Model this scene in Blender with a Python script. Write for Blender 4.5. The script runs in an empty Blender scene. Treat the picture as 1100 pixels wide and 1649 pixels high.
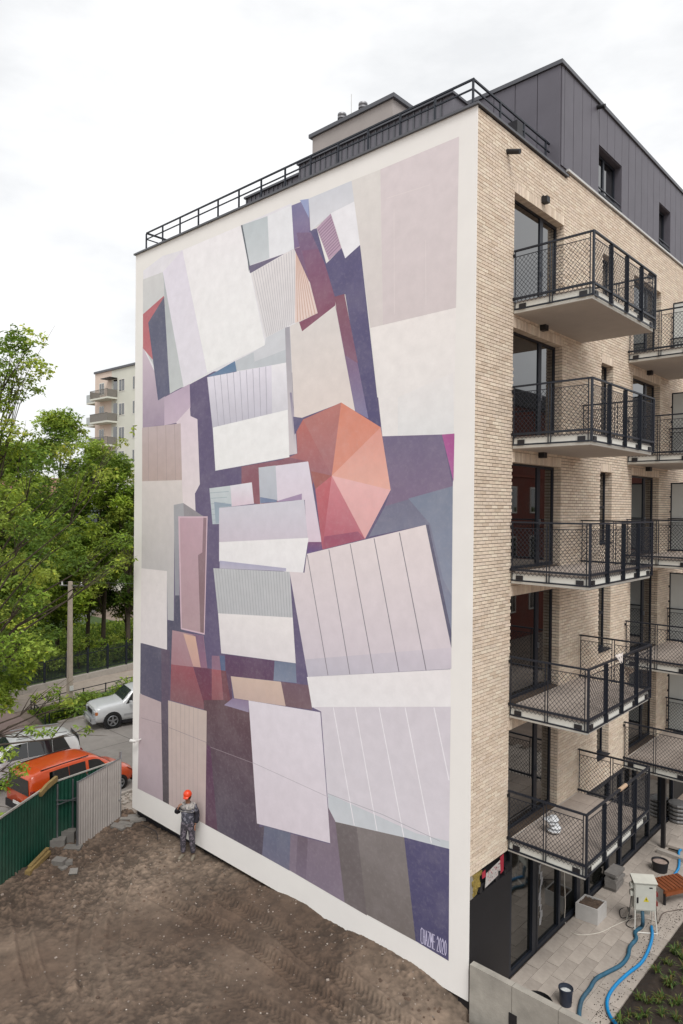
import bpy, bmesh, math, random
import numpy as np
from mathutils import Vector, Matrix
from mathutils.geometry import delaunay_2d_cdt
random.seed(7); rng = np.random.default_rng(7)
C = bpy.context.scene.collection
SC = bpy.context.scene
# ------------------------------------------------------------------ camera
CAM = (7.67, -12.395, 10.25); YAW, PITCH, ROLL, FPX = 0.7413, 0.0085, 0.0092, 1119.0
fw = Vector((-math.sin(YAW)*math.cos(PITCH), math.cos(YAW)*math.cos(PITCH), -math.sin(PITCH)))
rt0 = Vector((math.cos(YAW), math.sin(YAW), 0)); up0 = rt0.cross(fw)
rt = math.cos(ROLL)*rt0 + math.sin(ROLL)*up0; up = -math.sin(ROLL)*rt0 + math.cos(ROLL)*up0
cd = bpy.data.cameras.new('camera'); cam = bpy.data.objects.new('camera', cd); C.objects.link(cam)
cam.matrix_world = Matrix(((rt.x, up.x, -fw.x, CAM[0]), (rt.y, up.y, -fw.y, CAM[1]), (rt.z, up.z, -fw.z, CAM[2]), (0, 0, 0, 1)))
cd.sensor_fit = 'HORIZONTAL'; cd.sensor_width = 36; cd.lens = FPX/1100*36; cd.clip_end = 2000; cd.clip_start = 0.1
SC.camera = cam
# ------------------------------------------------------------------ sky, sun, exposure
W = bpy.data.worlds.new('World'); SC.world = W; W.use_nodes = True
nt = W.node_tree; N = nt.nodes; Lk = nt.links; bg = N['Background']
SUN = Vector((0.75, -0.5, 1.25)).normalized()
sky = N.new('ShaderNodeTexSky'); sky.sky_type = 'NISHITA'; sky.sun_disc = False
sky.sun_elevation = math.asin(SUN.z); sky.sun_rotation = math.atan2(SUN.x, SUN.y)
tc = N.new('ShaderNodeTexCoord'); mp = N.new('ShaderNodeMapping'); mp.inputs['Scale'].default_value = (1.0, 1.0, 2.6)
nz = N.new('ShaderNodeTexNoise'); nz.inputs['Scale'].default_value = 2.6; nz.inputs['Detail'].default_value = 7; nz.inputs['Roughness'].default_value = .55
cr = N.new('ShaderNodeValToRGB'); cr.color_ramp.elements[0].position = .36; cr.color_ramp.elements[0].color = (.80, .81, .82, 1)
cr.color_ramp.elements[1].position = .56; cr.color_ramp.elements[1].color = (1, 1, 1, 1)
ml = N.new('ShaderNodeVectorMath'); ml.operation = 'SCALE'; ml.inputs['Scale'].default_value = 6.5
mx = N.new('ShaderNodeMixRGB'); mx.inputs[0].default_value = 0.95
Lk.new(tc.outputs['Generated'], mp.inputs[0]); Lk.new(mp.outputs[0], nz.inputs['Vector']); Lk.new(nz.outputs[0], cr.inputs[0])
Lk.new(cr.outputs[0], ml.inputs[0]); Lk.new(sky.outputs[0], mx.inputs[1]); Lk.new(ml.outputs[0], mx.inputs[2]); Lk.new(mx.outputs[0], bg.inputs[0])
bg.inputs[1].default_value = 0.15
sd = bpy.data.lights.new('sun', 'SUN'); sd.energy = 1.9; sd.angle = math.radians(22); sd.color = (1, .98, .955)
so = bpy.data.objects.new('sun', sd); C.objects.link(so); so.rotation_euler = SUN.to_track_quat('Z', 'Y').to_euler()
SC.view_settings.view_transform = 'Standard'; SC.view_settings.look = 'None'; SC.view_settings.gamma = 1
SC.view_settings.use_curve_mapping = False; SC.view_settings.exposure = 0.22
SC.render.engine = 'CYCLES'

# ------------------------------------------------------------------ helpers
def at(px, py, ax, v):            # point where the sight line of a measured photo point meets the plane axis ax = v
    d = fw + rt*((px-550)/FPX) - up*((py-824.5)/FPX); t = (v-CAM[ax])/d[ax]
    return Vector(CAM) + d*t
def lin(h):
    if not isinstance(h, str): return tuple(h[:3])
    h = h.lstrip('#'); o = []
    for i in (0, 2, 4):
        c = int(h[i:i+2], 16)/255; o.append(c/12.92 if c <= .04045 else ((c+.055)/1.055)**2.4)
    return tuple(o)
MATS = {}
def mat(name, col, rough=.8, var=.12, scale=6, bump=0, bscale=40, metal=0, attr=False, spec=.5, dirt=0, ior=None, trans=0, objvar=0):
    if name in MATS: return MATS[name]
    m = bpy.data.materials.new(name); m.use_nodes = True; MATS[name] = m
    t = m.node_tree; n = t.nodes; l = t.links; b = n['Principled BSDF']
    b.inputs['Roughness'].default_value = rough; b.inputs['Metallic'].default_value = metal
    b.inputs['Specular IOR Level'].default_value = spec
    if ior: b.inputs['IOR'].default_value = ior
    c = lin(col) if col else (.5, .5, .5)
    g = n.new('ShaderNodeTexCoord')
    if attr:
        a = n.new('ShaderNodeAttribute'); a.attribute_name = 'Col'; src = a.outputs[0]
    else:
        a = n.new('ShaderNodeRGB'); a.outputs[0].default_value = (*c, 1); src = a.outputs[0]
    if var > 0:
        z = n.new('ShaderNodeTexNoise'); z.inputs['Scale'].default_value = scale; z.inputs['Detail'].default_value = 8; z.inputs['Roughness'].default_value = .62
        l.new(g.outputs['Object'], z.inputs['Vector'])
        mr = n.new('ShaderNodeMapRange'); mr.inputs[1].default_value = .3; mr.inputs[2].default_value = .7
        mr.inputs[3].default_value = 1-var; mr.inputs[4].default_value = 1+var
        l.new(z.outputs[0], mr.inputs[0])
        q = n.new('ShaderNodeVectorMath'); q.operation = 'SCALE'; l.new(src, q.inputs[0]); l.new(mr.outputs[0], q.inputs['Scale']); src = q.outputs[0]
    if dirt > 0:
        z2 = n.new('ShaderNodeTexNoise'); z2.inputs['Scale'].default_value = scale*.23; z2.inputs['Detail'].default_value = 5
        l.new(g.outputs['Object'], z2.inputs['Vector'])
        m2 = n.new('ShaderNodeMapRange'); m2.inputs[1].default_value = .42; m2.inputs[2].default_value = .66; m2.inputs[3].default_value = 0; m2.inputs[4].default_value = dirt
        l.new(z2.outputs[0], m2.inputs[0])
        x = n.new('ShaderNodeMixRGB'); l.new(m2.outputs[0], x.inputs[0]); l.new(src, x.inputs[1]); x.inputs[2].default_value = (.12, .1, .085, 1); src = x.outputs[0]
    if objvar > 0:
        oi = n.new('ShaderNodeObjectInfo'); m3 = n.new('ShaderNodeMapRange'); m3.inputs[3].default_value = 1-objvar; m3.inputs[4].default_value = 1+objvar
        l.new(oi.outputs['Random'], m3.inputs[0]); q = n.new('ShaderNodeVectorMath'); q.operation = 'SCALE'; l.new(src, q.inputs[0]); l.new(m3.outputs[0], q.inputs['Scale']); src = q.outputs[0]
    l.new(src, b.inputs['Base Color'])
    if bump > 0:
        z3 = n.new('ShaderNodeTexNoise'); z3.inputs['Scale'].default_value = bscale; z3.inputs['Detail'].default_value = 6
        l.new(g.outputs['Object'], z3.inputs['Vector'])
        bp = n.new('ShaderNodeBump'); bp.inputs['Strength'].default_value = bump; bp.inputs['Distance'].default_value = .02
        l.new(z3.outputs[0], bp.inputs['Height']); l.new(bp.outputs[0], b.inputs['Normal'])
    if trans > 0:
        tr = n.new('ShaderNodeBsdfTranslucent'); l.new(src, tr.inputs[0]); ms = n.new('ShaderNodeMixShader'); ms.inputs[0].default_value = trans
        o = n['Material Output']; l.new(b.outputs[0], ms.inputs[1]); l.new(tr.outputs[0], ms.inputs[2]); l.new(ms.outputs[0], o.inputs[0])
    return m
class MB:
    def __init__(s): s.v = []; s.f = []; s.c = []; s.sm = False
    def add(s, vs, fs, col=None):
        o = len(s.v); s.v += [tuple(p) for p in vs]; s.f += [tuple(i+o for i in f) for f in fs]; s.c += [col]*len(fs); return s
    def box(s, a, b, col=None):
        x0, y0, z0 = [min(p, q) for p, q in zip(a, b)]; x1, y1, z1 = [max(p, q) for p, q in zip(a, b)]
        return s.add([(x0,y0,z0),(x1,y0,z0),(x1,y1,z0),(x0,y1,z0),(x0,y0,z1),(x1,y0,z1),(x1,y1,z1),(x0,y1,z1)],
                     [(0,3,2,1),(4,5,6,7),(0,1,5,4),(1,2,6,5),(2,3,7,6),(3,0,4,7)], col)
    def obox(s, c, sx, sy, sz, ang=0, tilt=0, col=None):       # box centred at c in x,y with base at c.z, turned by ang
        m = Matrix.Rotation(ang, 3, 'Z') @ Matrix.Rotation(tilt, 3, 'X'); c = Vector(c); vs = []
        for z in (0, sz):
            for x, y in ((-1,-1),(1,-1),(1,1),(-1,1)): vs.append(c + m @ Vector((x*sx/2, y*sy/2, z)))
        return s.add(vs, [(0,3,2,1),(4,5,6,7),(0,1,5,4),(1,2,6,5),(2,3,7,6),(3,0,4,7)], col)
    def bar(s, a, b, w, h=None, col=None, upv=(0,0,1)):
        h = h or w; a = Vector(a); b = Vector(b); d = (b-a).normalized(); u = Vector(upv)
        if abs(d.dot(u)) > .97: u = Vector((0, 1, 0))
        r = d.cross(u).normalized(); q = r.cross(d).normalized(); vs = []
        for p in (a, b):
            for x, y in ((-1,-1),(1,-1),(1,1),(-1,1)): vs.append(p + r*(x*w/2) + q*(y*h/2))
        return s.add(vs, [(0,1,2,3),(7,6,5,4),(0,4,5,1),(1,5,6,2),(2,6,7,3),(3,7,4,0)], col)
    def tube(s, pts, rad, n=8, col=None, cap=True):
        pts = [Vector(p) for p in pts]; k = len(pts); rad = rad if hasattr(rad, '__len__') else [rad]*k; vs = []; r = None
        for i, p in enumerate(pts):
            d = (pts[min(i+1, k-1)] - pts[max(i-1, 0)]).normalized()
            if r is None: r = d.orthogonal().normalized()
            r = (r - d*r.dot(d)); r = r.normalized() if r.length > 1e-5 else d.orthogonal().normalized()
            q = d.cross(r)
            for j in range(n):
                a = 2*math.pi*j/n; vs.append(p + (r*math.cos(a) + q*math.sin(a))*rad[i])
        fs = [(i*n+j, i*n+(j+1) % n, (i+1)*n+(j+1) % n, (i+1)*n+j) for i in range(k-1) for j in range(n)]
        if cap: fs += [tuple(range(n-1, -1, -1)), tuple((k-1)*n+j for j in range(n))]
        return s.add(vs, fs, col)
    def lathe(s, c, prof, n=20, col=None):
        c = Vector(c); vs = [c + Vector((r*math.cos(2*math.pi*j/n), r*math.sin(2*math.pi*j/n), z)) for r, z in prof for j in range(n)]
        fs = [(i*n+j, i*n+(j+1) % n, (i+1)*n+(j+1) % n, (i+1)*n+j) for i in range(len(prof)-1) for j in range(n)]
        return s.add(vs, fs, col)
    def quad(s, a, b, c, d, col=None): return s.add([a, b, c, d], [(0,1,2,3)], col)
    def mesh(s, name, m, off=(0,0,0), smooth=False):
        me = bpy.data.meshes.new(name); ox, oy, oz = off
        me.from_pydata([(x-ox, y-oy, z-oz) for x, y, z in s.v], [], s.f)
        if any(c is not None for c in s.c):
            ca = me.color_attributes.new('Col', 'FLOAT_COLOR', 'CORNER'); out = []
            for f, c in zip(s.f, s.c):
                if c is None: c = (.5,.5,.5)
                for i in range(len(f)): out += [*(c[i] if hasattr(c[0], '__len__') else c), 1]
            ca.data.foreach_set('color', out)
        if smooth: me.polygons.foreach_set('use_smooth', [True]*len(me.polygons))
        me.materials.append(m); return me
ORG = {}
def worldorg(o): return ORG.get(o.name, (0, 0, 0))
def link(name, me, parent=None, base=None):
    o = bpy.data.objects.new(name, me); C.objects.link(o)
    if parent:
        o.parent = parent; ORG[o.name] = worldorg(parent)
    return o
def part(name, mb, m, parent, smooth=False, local=False, kind=None, label=None):     # mb in world coordinates unless local
    me = mb.mesh(name, m, (0,0,0) if local else worldorg(parent), smooth); o = link(name, me, parent)
    if kind: o['kind'] = kind
    if label: o['label'] = label
    return o
def tag(o, label=None, cat=None, group=None, kind=None):
    for k, v in (('label', label), ('category', cat), ('group', group), ('kind', kind)):
        if v: o[k] = v
    return o
def thing(name, loc, label, cat, group=None, rz=0):
    o = bpy.data.objects.new(name, None); C.objects.link(o); o.location = loc; o.rotation_euler.z = rz; ORG[o.name] = tuple(loc)
    o.empty_display_size = .2
    return tag(o, label, cat, group)
def single(name, mb, m, label=None, cat=None, group=None, kind=None, smooth=False, loc=None):
    loc = loc or (tuple(mb.v[0]) if cat else (0,0,0)); o = link(name, mb.mesh(name, m, loc, smooth)); o.location = loc
    return tag(o, label, cat, group, kind)
def struct(name, mb, m, smooth=False): return single(name, mb, m, kind='structure', smooth=smooth)
def copy_tree(o, parent=None):
    c = o.copy(); C.objects.link(c)
    if parent: c.parent = parent
    for ch in [x for x in o.children]: copy_tree(ch, c)
    return c
def jit(c, a=.06):
    k = 1+random.uniform(-a, a); return tuple(min(1, x*k) for x in c)
def fnoise(nx, ny, cell, octv=4, pers=.5, seed=0):       # fractal value noise on a grid, cell = size of the largest feature in samples
    r = np.random.default_rng(seed); out = np.zeros((ny, nx)); amp = 1; tot = 0
    for k in range(octv):
        cs = max(1.5, cell/2**k); gx = int(nx/cs)+3; gy = int(ny/cs)+3; g = r.random((gy, gx))
        X = np.arange(nx)/cs; Y = np.arange(ny)/cs; xi = X.astype(int); yi = Y.astype(int); fx = X-xi; fy = Y-yi
        fx = fx*fx*(3-2*fx); fy = fy*fy*(3-2*fy)
        a = g[np.ix_(yi, xi)]; b = g[np.ix_(yi, xi+1)]; c = g[np.ix_(yi+1, xi)]; d = g[np.ix_(yi+1, xi+1)]
        out += amp*((a*(1-fx)+b*fx)*(1-fy)[:, None] + (c*(1-fx)+d*fx)*fy[:, None]); tot += amp; amp *= pers
    return out/tot-.5
def npmesh(name, V, F, m, col=None, smooth=False):       # fast mesh from numpy arrays, F (n,4)
    me = bpy.data.meshes.new(name); nf, k = F.shape
    me.vertices.add(len(V)); me.vertices.foreach_set('co', np.ascontiguousarray(V, np.float32).ravel())
    me.loops.add(nf*k); me.loops.foreach_set('vertex_index', np.ascontiguousarray(F, np.int32).ravel())
    me.polygons.add(nf); me.polygons.foreach_set('loop_start', np.arange(0, nf*k, k, dtype=np.int32))
    me.polygons.foreach_set('loop_total', np.full(nf, k, np.int32))
    if smooth: me.polygons.foreach_set('use_smooth', np.ones(nf, bool))
    if col is not None:                                   # per face
        ca = me.color_attributes.new('Col', 'FLOAT_COLOR', 'CORNER'); cc = np.ones((nf, k, 4), np.float32); cc[:, :, :3] = col[:, None, :]
        ca.data.foreach_set('color', cc.ravel())
    me.update(); me.validate(); me.materials.append(m); return me

# ------------------------------------------------------------------ materials
STUCCO = mat('cream_render', '#edeae6', .9, .025, 1.2, .12, 160)
MURAL = mat('mural_paint', None, .85, .045, 3.4, .1, 160, attr=True)
def scuffs(m, amt):                                      # faded, scuffed patches in the paint
    t = m.node_tree; n = t.nodes; l = t.links; b = n['Principled BSDF']; src = b.inputs['Base Color'].links[0].from_socket; g = n.new('ShaderNodeTexCoord'); f = None
    for sc, lo, hi, k in ((1.1, .45, .75, amt), (9, .5, .8, amt*1.4)):
        z = n.new('ShaderNodeTexNoise'); z.inputs['Scale'].default_value = sc; z.inputs['Detail'].default_value = 9; z.inputs['Roughness'].default_value = .7; l.new(g.outputs['Object'], z.inputs['Vector'])
        r = n.new('ShaderNodeMapRange'); r.inputs[1].default_value = lo; r.inputs[2].default_value = hi; r.inputs[4].default_value = k; l.new(z.outputs[0], r.inputs[0])
        x = n.new('ShaderNodeMixRGB'); l.new(r.outputs[0], x.inputs[0]); l.new(src, x.inputs[1]); x.inputs[2].default_value = (.66, .60, .62, 1); src = x.outputs[0]
    l.new(src, b.inputs['Base Color'])
scuffs(MURAL, .10)
BRICK = mat('beige_brick', None, .9, .10, 14, .25, 120, attr=True)
MORTAR = mat('brick_mortar', '#4a3d32', .95, .12, 10)
ZINC = mat('dark_cladding', '#625f67', .55, .08, 1.5, .05, 30, metal=.15)
ZINC2 = mat('grey_corrugated', '#6d6b72', .55, .08, 2, metal=.15)
CAP = mat('capping_metal', '#5a5b60', .45, .06, 3, metal=.3)
CAPL = mat('pale_flashing', '#c9c9c6', .6, .05, 3)
BLACKM = mat('anthracite_metal', '#20252f', .45, .08, 8, metal=.2)
BLACKP = mat('black_panel', '#1b1a1e', .5, .15, 3, .04, 20)
GLASS = mat('window_glass', '#0d1012', .02, 0, ior=2.45)
GLASSD = mat('street_glass', '#141513', .05, .3, 3, ior=1.9)
CONC = mat('concrete', '#8d8880', .9, .10, 4, .15, 60, dirt=.15)
SLAB = mat('slab_soffit', '#b8b1aa', .9, .06, 2, .08, 80)
SLABE = mat('slab_edge', '#d9d8d0', .8, .05, 4)
PAVER = mat('balcony_tile', '#a4988e', .9, .10, 7, .1, 90, dirt=.15, objvar=.06)
TPAV = mat('terrace_paver', '#a89e94', .92, .12, 6, .12, 90, dirt=.45, objvar=.08)
DARKSOIL = mat('dark_soil', '#30271f', .98, .3, 9, .6, 60)
MUD = mat('mud', None, .96, .22, 3.5, .5, 70, attr=True)
ASPH = mat('road_asphalt', '#8e8883', .93, .10, 3, .15, 200, dirt=.12)
PINKP = mat('pink_paving', '#937e78', .93, .10, 3, .15, 120)
PATHM = mat('path_paving', '#958a7f', .93, .12, 3, .15, 120)
DRYG = mat('dry_ground', '#86776b', .97, .25, 1.2, .6, 14, dirt=.3)
GRASSM = mat('grass_ground', '#45582c', .97, .3, 3, .6, 40)
KERBM = mat('kerb_stone', '#a19a92', .9, .1, 6)
LEAF = mat('leaf', None, .6, .0, 5, attr=True, trans=.35, spec=.25)
BARK = mat('bark', '#4c4238', .95, .25, 12, .6, 40)
RUBBER = mat('rubber', '#111112', .8, .1, 5)
CHROME = mat('wheel_metal', '#9a9ca0', .3, .05, 5, metal=.8)
WOODY = mat('yellow_timber', '#857045', .85, .2, 8, .2, 50)
GREENM = mat('green_sheet', '#0c4031', .5, .15, 3, .05, 20, dirt=.15)
GREYM = mat('grey_sheet', '#a6a09b', .5, .10, 3, .05, 20, dirt=.2)

# ------------------------------------------------------------------ the ground, road and paths
G0 = -0.30
def sheet(name, pts, z, m):
    return struct(name, MB().add([(x, y, z) for x, y in pts], [tuple(range(len(pts)))]), m)
sheet('ground', [(-600,-600),(600,-600),(600,600),(-600,600)], -0.62, DRYG)
sheet('dry_ground', [(-120,-60),(-15,-60),(-15,120),(-120,120)], G0-.012, DRYG)
sheet('road', [(-24.6,-40),(-15.2,-40),(-15.2,90),(-24.6,90)], G0, ASPH)
sheet('driveway', [(-33,-8),(-24.6,-8),(-24.6,2.0),(-33,2.6)], G0+.004, PINKP)
sheet('path', [(-31.6,2.0),(-27.9,2.0),(-29.2,13),(-32,60),(-36,60),(-31.9,14)], G0+.008, PATHM)
sheet('lawn', [(-27.8,3.0),(-24.9,2.4),(-24.7,60),(-31,60),(-29.1,13)], G0+.006, GRASSM)
sheet('grass_strip', [(-60,9.5),(-32.6,2),(-33,20),(-36,20),(-60,20)], G0+.004, GRASSM)
sheet('pavement', [(-15.0,-30),(-13.3,-30),(-13.3,40),(-15.0,40)], G0+.006, mat('gritty_verge', '#9b9086', .95, .2, 6, .3, 60, dirt=.3))
kb = MB()
for i in range(90):
    y = -20+i*1.0
    if y > 2.2: kb.box((-24.78, y, G0-.1), (-24.62, y+.985, G0+.11))
k = struct('kerb', kb, KERBM)
kb = MB()
for i in range(80): kb.box((-15.18, -20+i, G0-.1), (-15.02, -20+i+.985, G0+.09))
struct('kerb', kb, KERBM)
jb = MB()
for yy in (4.2, 9.0, -3.1): jb.box((-24.6, yy, G0+.001), (-15.2, yy+.02, G0+.004))
jb.box((-20.1, -40, G0+.001), (-20.08, 90, G0+.003))
struct('road', jb, mat('road_joint', '#4f4a46', .95, .1, 5))
# cobbles on the verge by the building
cs = MB()
for i in range(420):
    x = random.uniform(-15, -13.2); y = random.uniform(-1.5, 3.5); r = random.uniform(.03, .07)
    cs.obox((x, y, G0), r*2, r*1.6, r, random.uniform(0, 3), .2)
single('gravel', cs, mat('gravel_stone', '#a39b92', .9, .2, 9), kind='stuff')

# mud lot: height field with ruts and chevron tyre prints
mx0, mx1, my0, my1, st = -14.6, 3.6, -8.6, .22, .025
xs = np.arange(mx0, mx1, st); ys = np.arange(my0, my1, st); nx, ny = len(xs), len(ys); X, Y = np.meshgrid(xs, ys)
bx = [-15,-12.5,-8,-6.2,-5.53,-4.77,-4.13,-3.59,-2.74,-1.9,-1.01,-.59,0,4]; bz = [-.24,-.2,-.12,-.02,.12,.17,.07,.10,.17,.15,.09,.0,-.22,-.3]
edge = np.interp(X, bx, bz)
base = -.24 + .05*np.clip((X+13)/10, 0, 1)
wgt = np.clip(1+Y/2.2, 0, 1)**1.6
Z = base*(1-wgt)+edge*wgt
n1 = fnoise(nx, ny, 110, 5, .5, 1); n2 = fnoise(nx, ny, 26, 4, .6, 2); n3 = fnoise(nx, ny, 7, 3, .7, 3); nm = fnoise(nx, ny, 160, 3, .5, 4)
n4 = fnoise(nx, ny, 3.2, 2, .7, 21); rough = np.clip(.25+fnoise(nx, ny, 90, 3, .6, 22)*3.2+nm*1.5, 0, 1)*(1+.6*np.clip((X+9)/-5, 0, 1)); ridg = (.5-np.abs(fnoise(nx, ny, 20, 4, .6, 23))*3)
Z = Z + .13*n1 + .07*n2*(.4+rough) + .10*n3*rough + .045*n4*(.35+rough) + .05*rough*np.clip(ridg, 0, 1)
tone = 1.0 + .3*n1 + .75*n2 + 1.3*n3*rough + .9*n4*(.4+rough) - .25*rough
def track(cx, cy, ang, w, bend, kind, s0, s1, depth=.035, per=.13):
    global Z, tone
    ca, sa = math.cos(ang), math.sin(ang); u = (X-cx)*ca + (Y-cy)*sa; v = -(X-cx)*sa + (Y-cy)*ca - bend*u*u + .05*np.sin(u*.9)
    e = np.clip((u-s0)/.6, 0, 1)*np.clip((s1-u)/.6, 0, 1)*np.clip(.7+nm*3.5+n1*2.5+n2*1.5, 0, 1)
    inside = np.clip((w/2-np.abs(v))/.04, 0, 1)*e
    rim = np.exp(-((np.abs(v)-w/2-.05)/.05)**2)*e
    if kind == 'chevron': ph = (u + np.abs(v)*.75)/per; pat = np.clip(np.sin(2*np.pi*ph)*2.2, -1, 1)
    else: ph = v/(w/4.2); pat = np.sin(2*np.pi*ph)*.42*np.clip(.7+n2*3, 0, 1.4)
    Z = Z*(1-.55*inside) + (Z.mean()*0 + (Z-.03*n2-.02*n3))*(.55*inside) - inside*depth + inside*pat*.016*np.clip(1+n2*2.5, .2, 1.6) + rim*.035*np.clip(1+n2*3, 0, 2)
    tone = tone + inside*pat*.13 - inside*.04 + rim*.08
for args in [(-4.0,-1.05,-.04,.42,-.012,'chevron',-3.5,5),(-4.2,-1.72,.02,.42,-.016,'chevron',-4.5,6),(-4.4,-2.95,.16,.40,-.012,'chevron',-3.5,6),
             (-9.3,-3.4,-.62,.30,.03,'fine',-3,4),(-8.8,-2.9,-.62,.30,.03,'fine',-3,4),(-8.6,-5.4,-.25,.34,.02,'fine',-3,5)]:
    track(*args)
# keep the lot inside its outline: push down past the fence line and past the wall side
Z = np.where((X > .02) & (Y > -.25), -.75, Z)
lim = -13.1 - .2*np.clip(Y+2.7, 0, 3)*.6 + .55*np.clip(-2.7-Y, 0, 9)
Z = np.where(X < lim-.25, np.minimum(Z, -.42), Z)
V = np.stack([X, Y, Z], -1).reshape(-1, 3)
idx = np.arange(nx*ny).reshape(ny, nx); F = np.stack([idx[:-1,:-1], idx[:-1,1:], idx[1:,1:], idx[1:,:-1]], -1).reshape(-1, 4)
t = tone[:-1,:-1].reshape(-1); cm = np.array(lin('#56463a')); cdry = np.array(lin('#796a5c')); wet = np.clip(.5+n1*1.6-nm*1.2, 0, 1)[:-1,:-1].reshape(-1)
fc = (cm[None]*(1-wet[:, None]) + cdry[None]*wet[:, None])*np.clip(t, .55, 1.5)[:, None]
o = link('mud_ground', npmesh('mud_ground', V, F, MUD, fc)); o['kind'] = 'structure'
def mudz(x, y):
    i = int(min(max((x-mx0)/st, 0), nx-1)); j = int(min(max((y-my0)/st, 0), ny-1)); return float(Z[j, i])
gb = MB()
for i in range(600):
    x = random.uniform(-12.5, .0); y = -abs(random.gauss(0, 2.4)) if i % 2 else random.uniform(-8, 0)
    if y < -8.3: continue
    r = random.uniform(.006, .018) if random.random() < .985 else random.uniform(.02, .035)
    gb.obox((x, y, mudz(x, y)-r*.3), r*2.2, r*1.7, r*1.2, random.uniform(0, 3), random.uniform(-.4, .4), jit(lin('#8d8177') if random.random() < .9 else lin('#a89f94'), .3))
cl = MB()
for i in range(900):
    x = random.uniform(-12.6, -.3); y = -abs(random.gauss(0, 3.0)) - .03
    if y < -8.3 or x < -12.4+.55*max(0, -2.7-y)*-1: continue
    r = random.uniform(.012, .045)*random.random()**.6; zc = mudz(x, y); a0 = random.uniform(0, 6); n_ = 6
    cl.lathe((x, y, zc-r*.4), [(0, r*1.3), (r*.7*random.uniform(.8, 1.2), r*1.05), (r*1.15, r*.4), (r*.9, 0)], n_, jit(lin('#5c4b3f'), .22))
single('clods', cl, mat('clod', None, .97, .25, 40, .4, 90, attr=True), kind='stuff')
single('pebbles', gb, mat('pebble', None, .9, .15, 20, attr=True), kind='stuff')

# ------------------------------------------------------------------ the mural building
B = thing('apartment_building', (-6, 3, 0), 'new beige brick apartment building with a huge abstract mural on its pale gable wall', 'building')
H = 18.50; L = 13.03
g = MB()      # gable wall: its underside climbs a little to the left
g.add([(-L,0,.12),(.006,0,0),(.006,0,H),(-L,0,H),(-L,.02,.12),(.006,.02,0),(.006,.02,H),(-L,.02,H)], [(0,1,2,3),(5,4,7,6),(4,0,3,7),(1,5,6,2),(3,2,6,7),(4,5,1,0)])
g.add([(-L,.018,.12),(-.035,.018,.001),(-.035,.018,H-.001),(-L,.018,H-.001),(-L,.34,.12),(-.035,.34,.001),(-.035,.34,H-.001),(-L,.34,H-.001)], [(5,4,7,6),(4,0,3,7),(1,5,6,2),(3,2,6,7),(4,5,1,0)])
gable = part('gable_wall', g, STUCCO, B)
part('plinth', MB().box((-L+.02, .18, -.6), (-.02, .5, .02)), mat('dark_plinth', '#211f24', .9, .1, 4), B)
part('side_wall', MB().box((-L, .34, -.5), (-L+.3, 24, H-.001)), STUCCO, B)
part('rear_wall', MB().box((-L+.3, 23.7, -.5), (-.35, 24, H-.001)), STUCCO, B)

# mural: flat paint, polygons laid in painting order and cut into one plane
ZT = {'P': (0,0,1), 'A': (210,380,3.926), 'B': (460,200,3.4355), 'C': (210,780,3.926), 'D': (460,640,3.4375), 'E': (200,1100,3.667), 'F': (460,1060,3.0535)}
MP = []
def mpoly(zk, pts, c1, c2=None):
    ox, oy, s = ZT[zk]; q = []
    for x, y in pts:
        w = at(ox+x/s, oy+y/s, 1, 0); q.append((w.x, w.z))
    MP.append((q, lin(c1), lin(c2 or c1)))
def mlines(zk, lines, c, w=.022):
    ox, oy, s = ZT[zk]
    for (x0, y0), (x1, y1) in lines:
        a = at(ox+x0/s, oy+y0/s, 1, 0); b = at(ox+x1/s, oy+y1/s, 1, 0); d = Vector((b.x-a.x, b.z-a.z)).normalized(); n = Vector((-d.y, d.x))*w/2
        MP.append(([(a.x+n.x, a.z+n.y), (b.x+n.x, b.z+n.y), (b.x-n.x, b.z-n.y), (a.x-n.x, a.z-n.y)], lin(c), lin(c)))
def stripes(zk, p00, p10, p11, p01, n, c, w=.02):        # n lines running from edge p00-p10 to edge p01-p11
    ls = []
    for i in range(n):
        t = (i+.7)/(n+.4); ls.append(((p00[0]+(p10[0]-p00[0])*t, p00[1]+(p10[1]-p00[1])*t), (p01[0]+(p11[0]-p01[0])*t, p01[1]+(p11[1]-p01[1])*t)))
    mlines(zk, ls, c, w)
mpoly('P', [(233,600),(306,600),(345,580),(600,580),(600,640),(724,640),(731,702),(729,800),(727,900),(721,1524),(227,1262),(229,1000),(231,800)], '#5d5078')
mpoly('P', [(231,436),(262,412),(296,402),(388,363),(470,327),(480,600),(345,598),(300,622),(232,640)], '#dddae0', '#dcdade')
mpoly('A', [(78,700),(220,1000),(215,1195),(78,1212)], '#cdb9c6', '#a38fa8')
mpoly('A', [(215,1020),(375,935),(380,1085),(290,1182),(215,1197)], '#b9a2ba', '#c8b2c6')
mpoly('A', [(80,275),(205,228),(335,950),(250,997),(80,700)], '#cbcbca', '#b9bec2')
mpoly('A', [(205,228),(212,290),(218,440),(252,995),(337,950)], '#aab0b4', '#c0c5c6')
mpoly('A', [(80,495),(212,378),(218,440),(160,700),(141,782),(80,710)], '#b85560', '#c0666e')
mpoly('A', [(113,548),(214,385),(250,995),(175,1040)], '#575a72', '#57597a')
mpoly('A', [(205,228),(330,90),(487,865),(336,950)], '#dbd5e2', '#ddd9e2')
mpoly('P', [(294,403),(388,363),(427.5,555.5),(334,600)], '#eae4e6', '#eceaea')
mpoly('P', [(388,363),(431,348),(434,416),(401,428)], '#b6c0c4', '#c6ccd0')
mpoly('P', [(388,363),(390.5,362),(402.5,428),(401,438),(399,420)], '#57606a')
mpoly('P', [(431,348),(470,330),(474,402),(434,416)], '#dfe0e4')
mpoly('A', [(750,190),(975,112),(1045,75),(762,236),(755,232)], '#68607c')
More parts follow.
